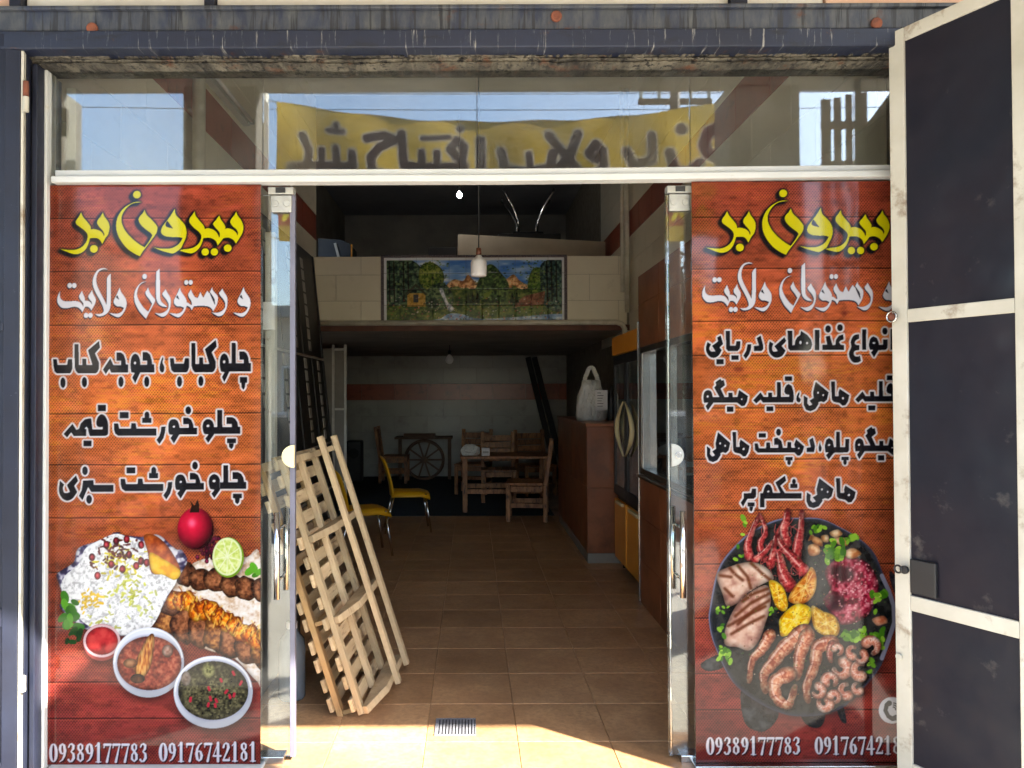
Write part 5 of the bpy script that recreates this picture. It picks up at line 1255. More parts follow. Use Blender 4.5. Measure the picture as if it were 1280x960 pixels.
# --- drinks fridge
fr = thing('drinks_fridge', 'tall black two-door drinks fridge with orange header and crescent handles', 'fridge', (1.48, 6.12, 0))
FX, FY0, FY1, FZ = 1.245, 5.56, 6.66, 2.0
fbx = lambda name, m, a, b, bev=.004, par=fr: MB().box(a, b).build(name, m, par, bev)
fbx('side_panel', MT['black'], (FX + .04, FY0, .06), (1.73, FY0 + .03, FZ - .16)); fbx('side_panel', MT['black'], (FX + .04, FY1 - .03, .06), (1.73, FY1, FZ - .16))
fbx('back_panel', MT['black'], (1.70, FY0 + .031, .06), (1.73, FY1 - .031, FZ - .16)); fbx('base', MT['black'], (FX + .03, FY0 + .031, .06), (1.699, FY1 - .031, .62))
fbx('header', MT['orange'], (FX - .01, FY0, FZ - .158), (1.73, FY1, FZ), .006)
for k in range(4): fbx('shelf', MT['steel'], (FX + .06, FY0 + .032, .86 + k * .26), (1.69, FY1 - .032, .872 + k * .26), .002)
ym = 6.14
for y0, y1, hs in ((FY0 + .005, ym - .004, 1), (ym + .004, FY1 - .005, -1)):
    d = MB()
    for a, b in (((y0, .64), (y1, .72)), ((y0, 1.76), (y1, 1.835)), ((y0, .721), (y0 + .05, 1.759)), ((y1 - .05, .721), (y1, 1.759))):
        d.box((FX, a[0], a[1]), (FX + .035, b[0], b[1]))
    dr = d.build('door', MT['black'], fr, .003)
    MB().box((FX + .01, y0 + .051, .722), (FX + .016, y1 - .051, 1.758)).build('door_glass', MT['glass_dark'], dr)
    yh = y1 - .02 if hs > 0 else y0 + .02
    MB().tube([(FX - .012 - .0 * t, yh - hs * (.02 + .26 * math.sin(math.pi * t)), 1.0 + .44 * t) for t in np.linspace(0, 1, 13)], [.006 + .014 * math.sin(math.pi * t) for t in np.linspace(0, 1, 13)], 10).build('handle', MT['ivory'], dr, 0, True)
    lp = fbx('lower_panel', MT['orange'], (FX, y0 + .02, .09), (FX + .028, y1 - .02, .60), .005)
    MB().box((FX - .03, y0 + .06, .58), (FX - .001, y1 - .2, .602)).build('lip_handle', MT['ivory'], lp, .004)
for y in (FY0 + .08, FY1 - .08):
    for x in (FX + .08, 1.66): MB().tube([(x, y, 0), (x, y, .06)], .022, 10).build('foot', MT['rubber'], fr)

# --- counter
ct = thing('service_counter', 'counter clad in brown wood-look tiles behind the drinks fridge', 'counter', (1.4, 7.9, 0))
CX0, CY0, CY1, CZ = 1.03, 6.76, 9.0, 1.245
cc = MB().box((CX0, CY0, .0), (1.742, CY1, CZ - .03)).build('counter_body', MT['grout_dark'], ct)
tiles(cc, 'wood_tile', (CX0, CY1, .09), (0, -1, 0), (0, 0, 1), CY1 - CY0, CZ - .12, .6, .58, lambda r, u: MT['wood_tile'], gap=.002, stagger=0)
tiles(cc, 'wood_tile', (CX0, CY0, .09), (1, 0, 0), (0, 0, 1), .7, CZ - .12, .6, .58, lambda r, u: MT['wood_tile'], gap=.002, stagger=0)
MB().box((CX0 - .02, CY0 - .02, CZ - .029), (1.742, CY1, CZ)).build('counter_top', MT['wood_tile'], ct, .004)
MB().box((CX0 - .004, CY0 - .004, 0), (1.742, CY1, .085)).build('plinth', MT['plaster'], ct, .003)

# --- carrier bag and bottle on the counter
def bag():
    bx_, by_, bz_ = 1.19, 7.55, CZ
    t = thing('carrier_bag', 'full white plastic carrier bag standing on the tiled counter', 'bag', (bx_, by_, bz_))
    rows = [(0, .135, .09), (.03, .15, .10), (.12, .155, .105), (.24, .13, .085), (.34, .10, .06), (.40, .088, .04)]
    vs_, fs_ = [], []; N = 28; rr = random.Random(2)
    for z, a, b in rows:
        for k in range(N):
            th = 6.2832 * k / N; w = 1 + .06 * math.sin(5 * th + z * 17) + .05 * math.sin(11 * th - z * 9) * (z / .4) + rr.uniform(-.035, .035)
            vs_.append((bx_ + a * w * math.cos(th), by_ + b * w * math.sin(th), bz_ + z + rr.uniform(-.006, .006) * (z > 0)))
    for i in range(len(rows) - 1):
        for k in range(N): fs_.append((i*N+k, i*N+(k+1) % N, (i+1)*N+(k+1) % N, (i+1)*N+k))
    fs_ += [tuple(range(N - 1, -1, -1))]; n = len(vs_)
    vs_.append((bx_, by_, bz_ + .385)); fs_ += [((len(rows)-1)*N+k, (len(rows)-1)*N+(k+1) % N, n) for k in range(N)]
    MB().add(vs_, fs_).build('sack', MT['bag'], t, 0, True)
    for dy in (-.025, .025):
        m = MB(); c = [(bx_ + .05 * math.cos(a) * (1.25 if math.sin(a) < .4 else 1), by_ + dy, bz_ + .38 + .15 * math.sin(a)) for a in np.linspace(-.1, 3.24, 15)]
        for i in range(len(c) - 1): m.bar(c[i], c[i + 1], .035, .006, (0, 1, 0))
        m.build('handle', MT['bag'], t)
    sh = MB().box((bx_ + .02, by_ - .125, bz_ + .10), (bx_ + .14, by_ - .122, bz_ + .30)).build('paper_slip', MT['paper'], t)
    for k in range(6): MB().box((bx_ + .04, by_ - .1265, bz_ + .27 - k * .026), (bx_ + .04 + rr.uniform(.03, .08), by_ - .1255, bz_ + .276 - k * .026)).build('print_line', MT['ink'], sh)
bag()
bt = MB().lathe([(0, 0), (.036, 0), (.038, .01), (.038, .2), (.03, .25), (.014, .29), (.014, .34), (0, .342)], (1.38, 7.5, CZ), 18).build('bottle', MT['black'], None, 0, True)
tag(bt, 'slim dark bottle behind the white carrier bag', 'bottle')

# --- leaning slatted rack made of pallet wood
rack = thing('slatted_rack', 'pale pallet-wood rack with lattice sides and three shelves leaning sideways', 'rack', (-.52, 3.50, .03), None, (0, -math.atan(.325), R(-4)))
LEN = 1.25; rg = random.Random(7)
def rp(name, mb, m='wood_raw', par=rack, bev=.003): return local_part(mb, name, MT[m], par, bev)
for c, mt in ((0, 'wood_raw'), (-.115, 'wood_raw2')):
    y_off = 0 if c == 0 else .05
    for y in (0, .27, .52):
        rp('stile', MB().box((c - .009, y + y_off, 0 if y == 0 else .02), (c + .019, y + y_off + .042, LEN + rg.uniform(-.03, .01))), mt)
    for k in range(13):
        z = .035 + k * .0965 + rg.uniform(-.008, .008)
        y0 = y_off - rg.uniform(.012, .034); h = rg.uniform(.054, .066)
        rp('slat', MB().box((c - .0275, y0, z), (c - .0095, y_off + .57 + rg.uniform(-.02, .02), z + h)), 'slat')
for y in (.335, .60):
    rp('post', MB().box((.105, y, -.02), (.132, y + .044, LEN + .02 + rg.uniform(-.02, .02))))
for z in (.0, .43, .82):
    poly = [(.0195, .0), (.045, -.012), (.1045, .2), (.1045, .66), (.0195, .66)]
    rp('shelf', MB().prism(poly, lambda u, v, t: (u, v, t), z, z + .034))
    rp('shelf', MB().box((-.0955, .06, z + .002), (-.028, .6, z + .022)), 'wood_raw2')
rp('top_rail', MB().box((.0195, .005, LEN - .055), (.036, .6, LEN - .02)))
rp('top_rail', MB().box((-.0955, .02, LEN - .05), (-.028, .04, LEN - .01)))
rp('top_rail', MB().box((.0365, .6, LEN - .05), (.104, .625, LEN - .02)))

# --- black chest behind the rack, water jug, cream post
ch = thing('metal_chest', 'black metal chest freezer behind the leaning wooden rack', 'chest', (-1.36, 4.0, 0))
MB().box((-1.70, 3.62, .04), (-1.02, 4.5, 1.0)).build('body', MT['black'], ch, .01); MB().box((-1.71, 3.60, 1.002), (-1.005, 4.52, 1.07)).build('lid', MT['black'], ch, .008)
for x in (-1.64, -1.08):
    for y in (3.68, 4.44): MB().tube([(x, y, 0), (x, y, .04)], .02, 10).build('foot', MT['rubber'], ch)
jg = thing('water_jug', 'pale blue plastic water jug on the floor beside the rack', 'jug', (-.90, 3.78, 0))
MB().lathe([(0, 0), (.06, 0), (.066, .01), (.066, .24), (.06, .29), (.03, .33), (.024, .36), (0, .362)], (-.90, 3.78, 0), 20).build('body', MT['blue_plastic'], jg, 0, True)
MB().lathe([(.027, .345), (.027, .375), (0, .377)], (-.90, 3.78, 0), 16).build('cap', MT['paper'], jg)
ps = thing('steel_post', 'cream square steel post with a white switch box behind the glass door', 'post', (-1.2, 4.62, 0))
MB().box((-1.26, 4.60, .006), (-1.20, 4.66, 2.5)).build('post', MT['cream_paint'], ps, .004); MB().box((-1.30, 4.56, 0), (-1.16, 4.70, .006)).build('base_plate', MT['rust'], ps)
MB().box((-1.265, 4.568, 1.9), (-1.195, 4.5995, 2.07)).build('switch_box', MT['paper'], ps, .004)

# --- tall dark board leaning on the side wall
bd = thing('display_board', 'tall dark board with columns of grey squares leaning on the tiled wall', 'board', (-1.42, 7.0, 0))
ang = math.atan2(.30, 2.98)
def BP(y, s, o): return Vector((-1.42 - s * math.sin(ang) + o * math.cos(ang), y, s * math.cos(ang) + o * math.sin(ang)))
def bslab(name, m, y0, y1, s0, s1, o0, o1, bev=.003):
    mb = MB(); mb.add([BP(y, s, o) for s in (s0, s1) for y, o in ((y0, o0), (y1, o0), (y1, o1), (y0, o1))], [(3,2,1,0),(4,5,6,7),(0,1,5,4),(1,2,6,5),(2,3,7,6),(3,0,4,7)])
    return mb.build(name, m, bd, bev)
bslab('backing', MT['board_dark'], 5.4, 8.05, 0, 3.0, 0, .02)
for s in (.55, 1.0, 1.88): bslab('batten', MT['board_grey'], 5.4, 8.05, s, s + .02, .0205, .03, .002)
for y in (5.4, 6.35, 7.1, 8.0): bslab('upright', MT['board_dark'], y, y + .045, 1.905, 2.99, .0205, .034)
for y in (5.9, 6.75, 7.45, 8.0): bslab('upright', MT['board_dark'], y, y + .045, 1.025, 1.875, .0205, .034)
for y, s0, n in ((5.75, 1.95, 8), (6.05, 1.95, 8), (6.82, 1.95, 8), (7.4, 1.95, 8), (5.6, 1.06, 7), (6.3, 1.06, 7), (7.12, 1.06, 7), (7.72, 1.06, 7), (6.5, .06, 4), (7.5, .06, 4)):
    for k in range(n): bslab('grey_square', MT['board_grey'], y, y + .1, s0 + k * .118, s0 + k * .118 + .095, .0205, .026, .0)

# --- chairs
def yellow_chair(label, loc, rz):
    t = thing('plastic_chair', label, 'chair', loc, 'yellow plastic chairs', (0, 0, rz))
    sp = MB(); N, K = 9, 7; vs_, fs_ = [], []
    # seat shell: y forward, slight dish, waterfall front edge
    for side in (0, 1):
        for i in range(N):
            for j in range(K):
                v = i / (N - 1); u = j / (K - 1) * 2 - 1
                y = -.20 + .42 * v; x = u * (.20 + .02 * math.sin(v * 3.1))
                z = .45 - .012 * (1 - u * u) * math.sin(v * 3.1) - (.035 * max(0, v - .8) / .2) - .04 * (abs(u) > .99) - side * .02
                vs_.append((x, y, z))
    q = lambda s, i, j: s * N * K + i * K + j
    for i in range(N - 1):
        for j in range(K - 1):
            fs_.append((q(0,i,j), q(0,i,j+1), q(0,i+1,j+1), q(0,i+1,j))); fs_.append((q(1,i,j), q(1,i+1,j), q(1,i+1,j+1), q(1,i,j+1)))
    for i in range(N - 1):
        for j in (0, K - 1): fs_.append((q(0,i,j), q(0,i+1,j), q(1,i+1,j), q(1,i,j)))
    for j in range(K - 1):
        for i in (0, N - 1): fs_.append((q(0,i,j), q(0,i,j+1), q(1,i,j+1), q(1,i,j)))
    local_part(MB().add(vs_, fs_), 'seat', MT['yellow_plastic'], t, 0, True)
    vs_, fs_ = [], []
    for side in (0, 1):
        for i in range(N):
            for j in range(K):
                v = i / (N - 1); u = j / (K - 1) * 2 - 1
                z = .40 + .43 * v - .03 * u * u * (v > .9); y = -.20 - .11 * v ** 1.6 + .03 * u * u - side * .016
                x = u * (.195 + .015 * v - .03 * max(0, v - .8) / .2)
                vs_.append((x, y, z))
    fs_ = []
    for i in range(N - 1):
        for j in range(K - 1):
            fs_.append((q(0,i,j), q(0,i,j+1), q(0,i+1,j+1), q(0,i+1,j))); fs_.append((q(1,i,j), q(1,i+1,j), q(1,i+1,j+1), q(1,i,j+1)))
    for i in range(N - 1):
        for j in (0, K - 1): fs_.append((q(0,i,j), q(0,i+1,j), q(1,i+1,j), q(1,i,j)))
    for j in range(K - 1):
        for i in (0, N - 1): fs_.append((q(0,i,j), q(0,i,j+1), q(1,i,j+1), q(1,i,j)))
    local_part(MB().add(vs_, fs_), 'backrest', MT['yellow_plastic'], t, 0, True)
    for sx in (-1, 1):
        local_part(MB().tube([(sx * .17, .17, .42), (sx * .20, .23, 0)], .012, 10), 'leg', MT['chrome'], t, 0, True)
        local_part(MB().tube([(sx * .17, -.17, .42), (sx * .205, -.27, 0)], .012, 10), 'leg', MT['chrome'], t, 0, True)
    return t
p = at_z(512, 664); yellow_chair('yellow plastic chair with metal legs, its backrest free of the rack', (p.x - .02, p.y + .1, 0), R(-82))
p = at_z(452, 694); yellow_chair('yellow plastic chair half hidden behind the leaning wooden rack', (p.x + .0, p.y + .1, 0), R(-70))

def wood_chair(label, loc, rz, group='rustic wooden chairs'):
    t = thing('wooden_chair', label, 'chair', loc, group, (0, 0, rz))
    m = MT['wood_burnt']; w = .22
    L = lambda mb, n: local_part(mb, n, m, t, .004)
    for sx in (-1, 1):
        L(MB().bar((sx * w, .22, 0), (sx * w, .22, .43), .05, .05), 'leg')
        L(MB().bar((sx * w, -.22, 0), (sx * w, -.22, .43), .05, .05), 'leg')
        L(MB().bar((sx * w, -.225, .431), (sx * w, -.30, .96), .05, .05, (0, 1, 0)), 'back_post')
        L(MB().bar((sx * w, -.19, .19), (sx * w, .19, .19), .03, .055), 'side_rail')
        L(MB().bar((sx * w, -.19, .385), (sx * w, .19, .385), .03, .07), 'side_rail')
    L(MB().bar((-w + .03, .22, .39), (w - .03, .22, .39), .03, .07), 'front_rail')
    L(MB().bar((-w + .03, -.22, .20), (w - .03, -.22, .20), .03, .055), 'rear_rail')
    for k in range(5): L(MB().box((-.25 + k * .101, -.19, .432), (-.25 + k * .101 + .096, .25, .458)), 'seat_plank')
    for k in range(4):
        z = .58 + k * .095; y = -.23 - (z - .43) * .14
        L(MB().bar((-w + .026, y, z), (w - .026, y, z), .022, .085, (0, -.14, 1)), 'back_slat')
    return t
p = at_z(660, 652); wood_chair('scorched wooden chair drawn up at the near corner of the table', (p.x, p.y + .2, 0), R(84))
wood_chair('wooden chair tucked behind the table with its slatted back above the tabletop', (.37, 10.75, .006), R(180))
wood_chair('wooden chair behind the table next to the cart wheel', (.02, 11.6, .006), R(168))
wood_chair('wooden chair standing against the planks by the back wall', (.95, 11.4, .006), R(195))
wood_chair('wooden chair facing sideways in front of the back wall beside the wheel table', (-1.35, 13.1, .006), R(-90))

tb = thing('wooden_table', 'long wooden table with white napkin box and tissues on it', 'table', (.42, 10.0, .006))
tx0, tx1, ty0, ty1, tz = -.155, 1.0, 9.62, 10.35, .72
for k in range(5): MB().box((tx0, ty0 + k * .146, tz - .03), (tx1, ty0 + k * .146 + .142, tz)).build('top_plank', MT['wood_burnt'], tb, .004)
for x in (tx0 + .06, tx1 - .06):
    for y in (ty0 + .06, ty1 - .06): MB().bar((x, y, .006), (x, y, tz - .031), .06, .06).build('leg', MT['wood_burnt'], tb, .004)
for y in (ty0 + .06, ty1 - .06):
    MB().bar((tx0 + .091, y, .27), (tx1 - .091, y, .27), .035, .06).build('stretcher', MT['wood_burnt'], tb, .004)
nb = thing('napkin_box', 'small white napkin box on the wooden table', 'box', (.13, 9.8, tz))
MB().box((.12, 9.72, tz), (.225, 9.82, tz + .10)).build('carton', MT['paper'], nb, .003); MB().box((.135, 9.719, tz + .035), (.21, 9.7197, tz + .06)).build('printed_band', MT['board_grey'], nb)
rr = random.Random(5)
bmx = bmesh.new(); bmesh.ops.create_icosphere(bmx, subdivisions=3, radius=1)
for v in bmx.verts:
    v.co *= 1 + rr.uniform(-.12, .12); v.co = Vector((v.co.x * .12 - .02, v.co.y * .08 + 9.8, max(v.co.z, -.7) * .085 + tz + .06))
tm = bpy.data.meshes.new('tissue'); bmx.to_mesh(tm); bmx.free()
tag(obj('crumpled_tissue', tm, MT['bag']), 'crumpled white plastic bundle beside the napkin box on the table', 'bundle')

# --- wheel table at the back wall
wt = thing('wheel_table', 'rustic side table with a spoked cart wheel under its top', 'table', tuple(at_z(530, 601, .006)))
wc = at_y(530, 577, 13.35); RWH = .335
wt.location = (wc.x, 13.35, .006)
MB().tube([(wc.x + RWH * math.cos(a), 13.35, RWH + .03 + RWH * math.sin(a)) for a in np.linspace(0, 2 * math.pi, 33)], .028, 8, False).build('wheel_rim', MT['wood_old'], wt, 0, True)
MB().tube([(wc.x, 13.28, RWH + .03), (wc.x, 13.42, RWH + .03)], .06, 14).build('hub', MT['wood_old'], wt, .006)
for k in range(10):
    a = k * math.pi / 5; MB().bar((wc.x + .055 * math.cos(a), 13.35, RWH + .03 + .055 * math.sin(a)), (wc.x + (RWH - .02) * math.cos(a), 13.35, RWH + .03 + (RWH - .02) * math.sin(a)), .03, .03, (0, 1, 0)).build('spoke', MT['wood_old'], wt)
for k in range(3): MB().box((wc.x - .5, 13.1 + k * .165, .74), (wc.x + .5, 13.1 + k * .165 + .16, .775)).build('top_plank', MT['wood_old'], wt, .004)
for sx in (-.44, .44): MB().bar((wc.x + sx, 13.5, .006), (wc.x + sx, 13.5, .739), .06, .06).build('leg', MT['wood_old'], wt, .004)
MB().box((wc.x - .35, 13.2, .776), (wc.x + .2, 13.35, .83)).build('ledge', MT['wood_old'], wt, .004)
sp_ = thing('speaker_box', 'dark upright speaker box standing by the back wall', 'speaker', (-2.05, 13.3, .006))
MB().box((-2.18, 13.1, .006), (-1.92, 13.4, .72)).build('cabinet', MT['black'], sp_, .03); MB().tube([(-2.05, 13.1, .5), (-2.05, 13.09, .5)], .09, 20).build('cone', MT['rubber'], sp_)

# --- planks leaning in the corner, white rack frame
for i, (x0, x1, lab) in enumerate(((660, 683, 'dark plank leaning on the back wall, upper of a pair'), (668, 692, 'dark plank leaning on the back wall, lower of a pair'))):
    a = at_y(x0, 447, 13.9); b = at_y(x1, 542, 13.45)
    b = a + (b - a) * ((a.z - .03) / (a.z - b.z))
    tag(MB().bar(tuple(b), tuple(a), .10, .04, (0, 1, 0)).build('timber_plank', MT['board_dark'], None, .004), lab, 'plank')
wr = thing('storage_rack', 'pale metal rack frame with a flat panel standing beside the dark board', 'rack', (-1.85, 10.4, 0))
q0, q1 = at_y(417, 500, 10.4).x, at_y(432, 500, 10.4).x
MB().box((q0 - .02, 10.38, 0), (q0 + .015, 10.415, 2.2)).build('upright', MT['pvc'], wr, .003); MB().box((q1 - .02, 10.38, 0), (q1 + .015, 10.415, 2.2)).build('upright', MT['pvc'], wr, .003)
for z in (.3, 1.3, 2.12): MB().box((q0 + .016, 10.385, z), (q1 - .021, 10.41, z + .03)).build('cross_bar', MT['pvc'], wr, .003)
MB().box((-2.34, 10.42, .05), (q1 - .03, 10.44, 2.15)).build('panel', MT['plaster'], wr)

# --- stored on the mezzanine
zm_ = 2.331
a, b = at_y(573, 293, 9.5), at_y(757, 303, 9.5)
tag(MB().prism([(a.x, zm_), (b.x, zm_), (b.x, b.z), (a.x, a.z)], lambda u, v, y: (u, y, v), 9.48, 9.51).build('stored_panel', MT['cardboard'], None, .003), 'pale flat board standing behind the parapet above the mural', 'board')
bc = thing('storage_box', 'dark box with an orange edge on the mezzanine above the plain tiles', 'box', (-1.72, 9.6, zm_))
a, b = at_y(398, 299, 9.5), at_y(439, 320, 9.5)
MB().prism([(a.x, zm_), (b.x, zm_), (b.x, a.z - .06), (b.x - .12, a.z), (a.x, a.z + .02)], lambda u, v, y: (u, y, v), 9.5, 10.0).build('carton', MT['board_dark'], bc, .004)
MB().box((b.x + .001, 9.49, zm_), (b.x + .02, 9.52, a.z - .06)).build('edge_strip', MT['orange'], bc)
MB().bar((a.x + .22, 9.47, a.z - .05), (a.x + .36, 9.47, zm_ + .55), .03, .02, (0, 1, 0)).build('tube_end', MT['pvc'], bc)
a, b = at_y(536, 309, 9.5), at_y(571, 320, 9.5)
tag(MB().box((a.x, 9.5, zm_), (b.x, 9.9, a.z)).build('storage_box', MT['board_dark'], None, .004), 'plain black box on the mezzanine beside the pale board', 'box')
st = MB().box((.35, 9.7, zm_), (1.15, 10.3, 3.58)); tag(st.build('carton_stack', MT['board_dark'], None, .01), 'tall dark carton behind the pale board under the upturned chair', 'carton')
uc = thing('upturned_chair', 'upturned dark chair with curved metal legs stored on the mezzanine', 'chair', (.74, 10.0, 3.581))
MB().box((.54, 9.8, 3.581), (.94, 10.2, 3.63)).build('seat', MT['black'], uc, .02)
for sx in (-1, 1):
    for sy in (-1, 1):
        MB().tube([(.74 + sx * .12, 10 + sy * .12, 3.63), (.74 + sx * .13, 10 + sy * .13, 3.78), (.74 + sx * .2, 10 + sy * .2, 3.95), (.74 + sx * .32, 10 + sy * .28, 4.14)], .014, 8).build('leg', MT['chrome'], uc, 0, True)
        MB().tube([(.74 + sx * .32, 10 + sy * .28, 4.13), (.74 + sx * .325, 10 + sy * .285, 4.165)], .018, 8).build('foot_cap', MT['rubber'], uc)

# --- floor drain
dp = at_z(568, 909); dr_ = thing('floor_drain', 'square steel floor drain grate set into the brown tiles', 'drain', (dp.x, dp.y, 0))
MB().box((dp.x - .09, dp.y - .085, -.003), (dp.x + .09, dp.y + .085, .0012)).build('plate', MT['black'], dr_)
for k in range(12): MB().box((dp.x - .085 + k * .0146, dp.y - .08, .0013), (dp.x - .085 + k * .0146 + .009, dp.y + .08, .004)).build('slat', MT['grate'], dr_)
fm = MB()
for a, b in (((-.092, -.087), (.092, -.08)), ((-.092, .08), (.092, .087)), ((-.092, -.0795), (-.0855, .0795)), ((.0885, -.0795), (.092, .0795))): fm.box((dp.x + a[0], dp.y + a[1], .0013), (dp.x + b[0], dp.y + b[1], .0045))
fm.build('frame', MT['grate'], dr_)
# ================================================================== the street the glass reflects
struct(MB().box((-60, -60, -.6), (60, 2.84, -.275)).build('street', MT['asphalt']))
struct(MB().box((-30, -1.9, -.274), (30, 2.838, -.122)).build('pavement', MT['paving'], None, .01))
struct(MB().box((-30, -2.05, -.274), (30, -1.902, -.118)).build('kerb', MT['concrete'], None, .015))
struct(MB().box((-60, -60, -.274), (60, -10.5, -.14)).build('far_pavement', MT['paving']))
arc = thing('street_arcade', 'concrete arcade with square columns covering the pavement before the shop', 'arcade', (0, .6, -.12))
ZA = 1.5 + .403 * (2 * YG - .5)
MB().box((-9, .5, ZA), (9, .8, ZA + .35)).build('edge_beam', MT['arcade'], arc, .01)
MB().box((-9, .801, ZA + .12), (9, 2.955, ZA + .3)).build('soffit', MT['arcade'], arc)
for a, b in ((-2.12, -1.58), (1.90, 2.42), (-3.9, -3.04), (-6.6, -6.0), (6.3, 6.9)):
    MB().box((a, .30, -.121), (b, .65, ZA - .002)).build('column', MT['arcade'], arc, .012)
# banner on two poles beyond the arcade
BY = -.42; bdist = 2 * YG - BY
bcv = paint_banner()
bx0, bx1 = (345 - CX) / F_PX * bdist, (917 - CX) / F_PX * bdist
bz = lambda py: 1.5 + (494 - py) / F_PX * bdist
def bplace(u, v):
    sag = (1 - (2 * u - 1) ** 2)
    top = bz(123) - sag * (bz(123) - bz(148)); bot = bz(297) - sag * .05
    z = np.minimum(bz(123) + (bot - bz(123)) * v, top - .01 * v)
    y = BY + .03 * np.sin(u * 14 + v * 3) * (.3 + v) + .02 * np.sin(u * 37 - v * 6) - .05 * sag * np.exp(-v * 6)
    return bx0 + (bx1 - bx0) * u, y, z
ban = obj('cloth_banner', print_mesh(bcv, 'cloth_banner', bplace), MT['banner'])
tag(ban, 'sagging yellow cloth banner with large dark letters hung over the pavement', 'banner')
for x, w, lab in ((bx0 - .14, .07, 'cream steel pole holding the left end of the yellow banner'), (bx1 + .08, .03, 'thin steel pole holding the right end of the yellow banner')):
    t = thing('banner_pole', lab.replace(' left end', ' shed-side end').replace(' right end', ' tree-side end'), 'pole', (x, BY, -.12))
    MB().tube([(x, BY, -.12), (x, BY, 4.4)], w, 14).build('shaft', MT['pvc'], t, 0, True)
    xe = bx0 if x < 0 else bx1
    MB().tube([(x, BY, bz(120)), (xe, BY, bz(124))], .006, 6).build('rope', MT['pvc'], t)
    MB().tube([(x, BY, bz(290)), (xe, BY, bz(294))], .006, 6).build('rope', MT['pvc'], t)
sc_ = thing('slatted_screen', 'broken wooden screen of uneven upright boards beside the arcade column', 'screen', (3.0, .1, -.12))
sd = 2 * YG - .1
for px0, px1, pt in ((1032, 1044, 122), (1048, 1057, 120), (1063, 1071, 116), (1082, 1090, 113)):
    MB().box(((px0 - CX) / F_PX * sd, .08, -.12), ((px1 - CX) / F_PX * sd, .10, 1.5 + (494 - pt) / F_PX * sd)).build('board', MT['wood_old'], sc_, .003)
for py in (156, 206, 330): MB().box(((1030 - CX) / F_PX * sd, .101, 1.5 + (494 - py - 5) / F_PX * sd), ((1098 - CX) / F_PX * sd, .12, 1.5 + (494 - py + 5) / F_PX * sd)).build('cross_rail', MT['wood_old'], sc_, .003)

def car(label, x, y, m, flip=1):
    t = thing('parked_car', label, 'car', (x, y, -.275), 'cars parked along the kerb', (0, 0, 0 if flip > 0 else math.pi))
    body = [(-2.1,.32),(-2.12,.62),(-2.0,.86),(-1.2,.96),(1.2,.98),(2.0,.84),(2.14,.6),(2.1,.3),(1.75,.28),(1.62,.5),(1.35,.6),(1.08,.5),(.95,.26),(-.9,.26),(-1.02,.5),(-1.3,.6),(-1.58,.5),(-1.72,.28)]
    local_part(MB().prism(body, lambda u, v, w: (u, w, v), -.84, .84), 'body', m, t, .05, False, 3)
    cab = [(-1.75,.93),(-1.45,1.42),(-.9,1.54),(.4,1.53),(1.15,.96)]
    def cabfn(u, v, w): return (u, w * (1 - .16 * max(0, v - .93) / .6), v)
    local_part(MB().prism(cab, cabfn, -.76, .76), 'cabin_glass', MT['car_glass'], t, .03)
    roof = MB(); roof.prism([(-1.5,1.425),(-.9,1.55),(.4,1.54),(.55,1.49),(.4,1.5),(-.9,1.5)], cabfn, -.775, .775)
    local_part(roof, 'roof', m, t, .01)
    for s in (-1, 1):
        for xx in (-.95, -.2, .55):
            local_part(MB().bar((xx - .05 if xx < .5 else 1.12, s * .772, .94), (xx if xx < .5 else .45, s * .655, 1.51), .06, .03, (0, 1, 0)), 'pillar', m, t)
        for xx in (-.75, .3): local_part(MB().box((xx, s * .84, .78), (xx + .2, s * .86, .81)), 'door_handle', MT['steel'], t, .005)
        for xx in (-1.3, 1.35):
            w = local_part(MB().tube([(xx, s * .62, .31), (xx, s * .82, .31)], .31, 24), 'wheel', MT['rubber'], t, .03)
            local_part(MB().tube([(xx, s * .81, .31), (xx, s * .828, .31)], .2, 20), 'rim', MT['steel'], w, .01)
        local_part(MB().box((2.06, s * .5, .6), (2.13, s * .78, .74)), 'headlight', MT['car_glass'], t, .02)
        local_part(MB().box((-2.12, s * .5, .62), (-2.05, s * .78, .8)), 'tail_light', MT['lamp_red'], t, .02)
    return t
car('white hatchback parked across the road by the leafy tree', 3.4, -3.9, MT['car_white'])
car('silver hatchback parked across the road before the flat-roofed house', -2.9, -4.1, MT['car_silver'], -1)

def tree(label, x, y, h, seed):
    r_ = random.Random(seed); t = thing('leafy_tree', label, 'tree', (x, y, -.14))
    tr = MB().tube([(x, y, -.14), (x + .05, y, h * .25), (x - .04, y + .05, h * .45), (x + .08, y, h * .7)], [.16, .13, .1, .05], 10)
    cl = []
    for k in range(11):
        a = r_.uniform(0, 6.28); e = h * r_.uniform(.45, .95); rad = h * r_.uniform(.1, .27)
        q = (x + rad * math.cos(a), y + rad * math.sin(a), e); cl.append(q)
        tr.tube([(x, y, h * r_.uniform(.3, .55)), ((x + q[0]) / 2, (y + q[1]) / 2, e * .8), q], [.05, .035, .015], 6)
    tr.build('trunk', MT['bark'], t, 0, True)
    m = MB()
    for k in range(5200):
        c = cl[r_.randrange(len(cl))]; d = Vector((r_.gauss(0, 1), r_.gauss(0, 1), r_.gauss(0, .8))) * h * .075
        p = Vector(c) + d; u = Vector((r_.gauss(0, 1), r_.gauss(0, 1), r_.gauss(0, 1))).normalized(); v = u.orthogonal().normalized(); s = r_.uniform(.05, .1)
        m.add([p - u * s, p + v * s * .5, p + u * s, p - v * s * .5], [(0, 1, 2, 3)])
    me = bpy.data.meshes.new('crown'); me.from_pydata(m.v, [], m.f); obj('crown', me, MT['leaf'], t)
tree('leafy street tree across the road behind the white hatchback', 5.0, -11.0, 4.6, 3)
tree('leafy street tree across the road at the end of the boundary wall', 9.0, -11.4, 4.2, 8)

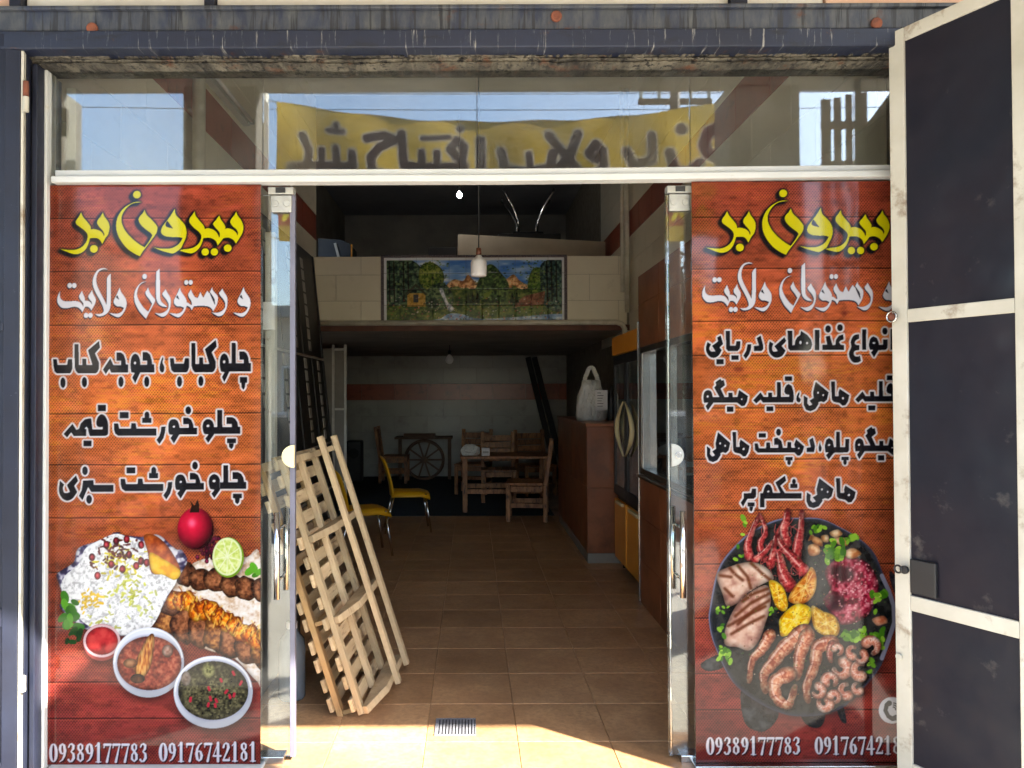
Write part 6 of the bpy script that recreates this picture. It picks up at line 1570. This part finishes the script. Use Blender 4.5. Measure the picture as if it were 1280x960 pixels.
def house(label, x0, x1, y, h, m, cols, rows):
    t = thing('street_house', label, 'building', ((x0 + x1) / 2, y, -.14))
    MB().box((x0, y - 6, -.14), (x1, y, h)).build('wall', m, t)
    MB().box((x0 - .2, y - 6.1, h + .001), (x1 + .2, y + .25, h + .3)).build('roof', MT['concrete'], t, .02)
    for i in range(cols):
        for j in range(rows):
            cx = x0 + (x1 - x0) * (i + .5) / cols; cz = 1.0 + j * 3.0
            w = MB().box((cx - .6, y + .001, cz), (cx + .6, y + .06, cz + 1.3)).build('window', MT['alu_white'], t, .01)
            MB().box((cx - .53, y + .061, cz + .07), (cx - .02, y + .07, cz + 1.23)).build('window_pane', MT['dark_glass'], w)
            MB().box((cx + .02, y + .061, cz + .07), (cx + .53, y + .07, cz + 1.23)).build('window_pane', MT['dark_glass'], w)
house('flat-roofed single-storey house across the road', -9.5, -1.5, -14.0, 3.6, MT['render_wall'], 4, 1)
house('flat-roofed two-storey house at the far end across the road', -20, -11.5, -14.5, 6.4, MT['concrete'], 4, 2)
bwall = thing('boundary_wall', 'low rendered boundary wall across the road beneath the trees', 'wall', (6, -13, -.14))
MB().box((-1.4, -13.3, -.14), (18, -13.0, 1.7)).build('wall', MT['render_wall'], bwall); MB().box((-1.4, -13.36, 1.701), (18, -12.94, 1.8)).build('coping', MT['concrete'], bwall, .01)
up = thing('utility_pole', 'tall utility pole with crossarms beside the parked white hatchback', 'pole', (3.9, -8.2, -.28))
MB().tube([(3.9, -8.2, -.3), (3.9, -8.2, 8.2)], [.13, .09], 12).build('shaft', MT['wood_old'], up, 0, True)
for z in (7.1, 7.7): MB().bar((3.2, -8.2, z), (4.6, -8.2, z), .08, .1).build('crossarm', MT['wood_old'], up, .005)
for x in (3.25, 3.6, 4.2, 4.55):
    for z in (7.15, 7.75): MB().tube([(x, -8.2, z), (x, -8.2, z + .14)], .035, 8).build('insulator', MT['pvc'], up)
for x, z, lab in ((3.25, 7.3, 'lower of two thin black overhead wires along the street'), (4.2, 7.9, 'upper of two thin black overhead wires along the street')):
    pts = [(-28 + 60 * t, -8.2 - (x - 3.9) * .8, z - .9 * (1 - (2 * t - 1) ** 2) + .35) for t in np.linspace(0, 1, 25)]
    o = MB().tube(pts, .007, 5).build('overhead_wire', MT['black'], None); tag(o, lab, 'wire', 'overhead wires')
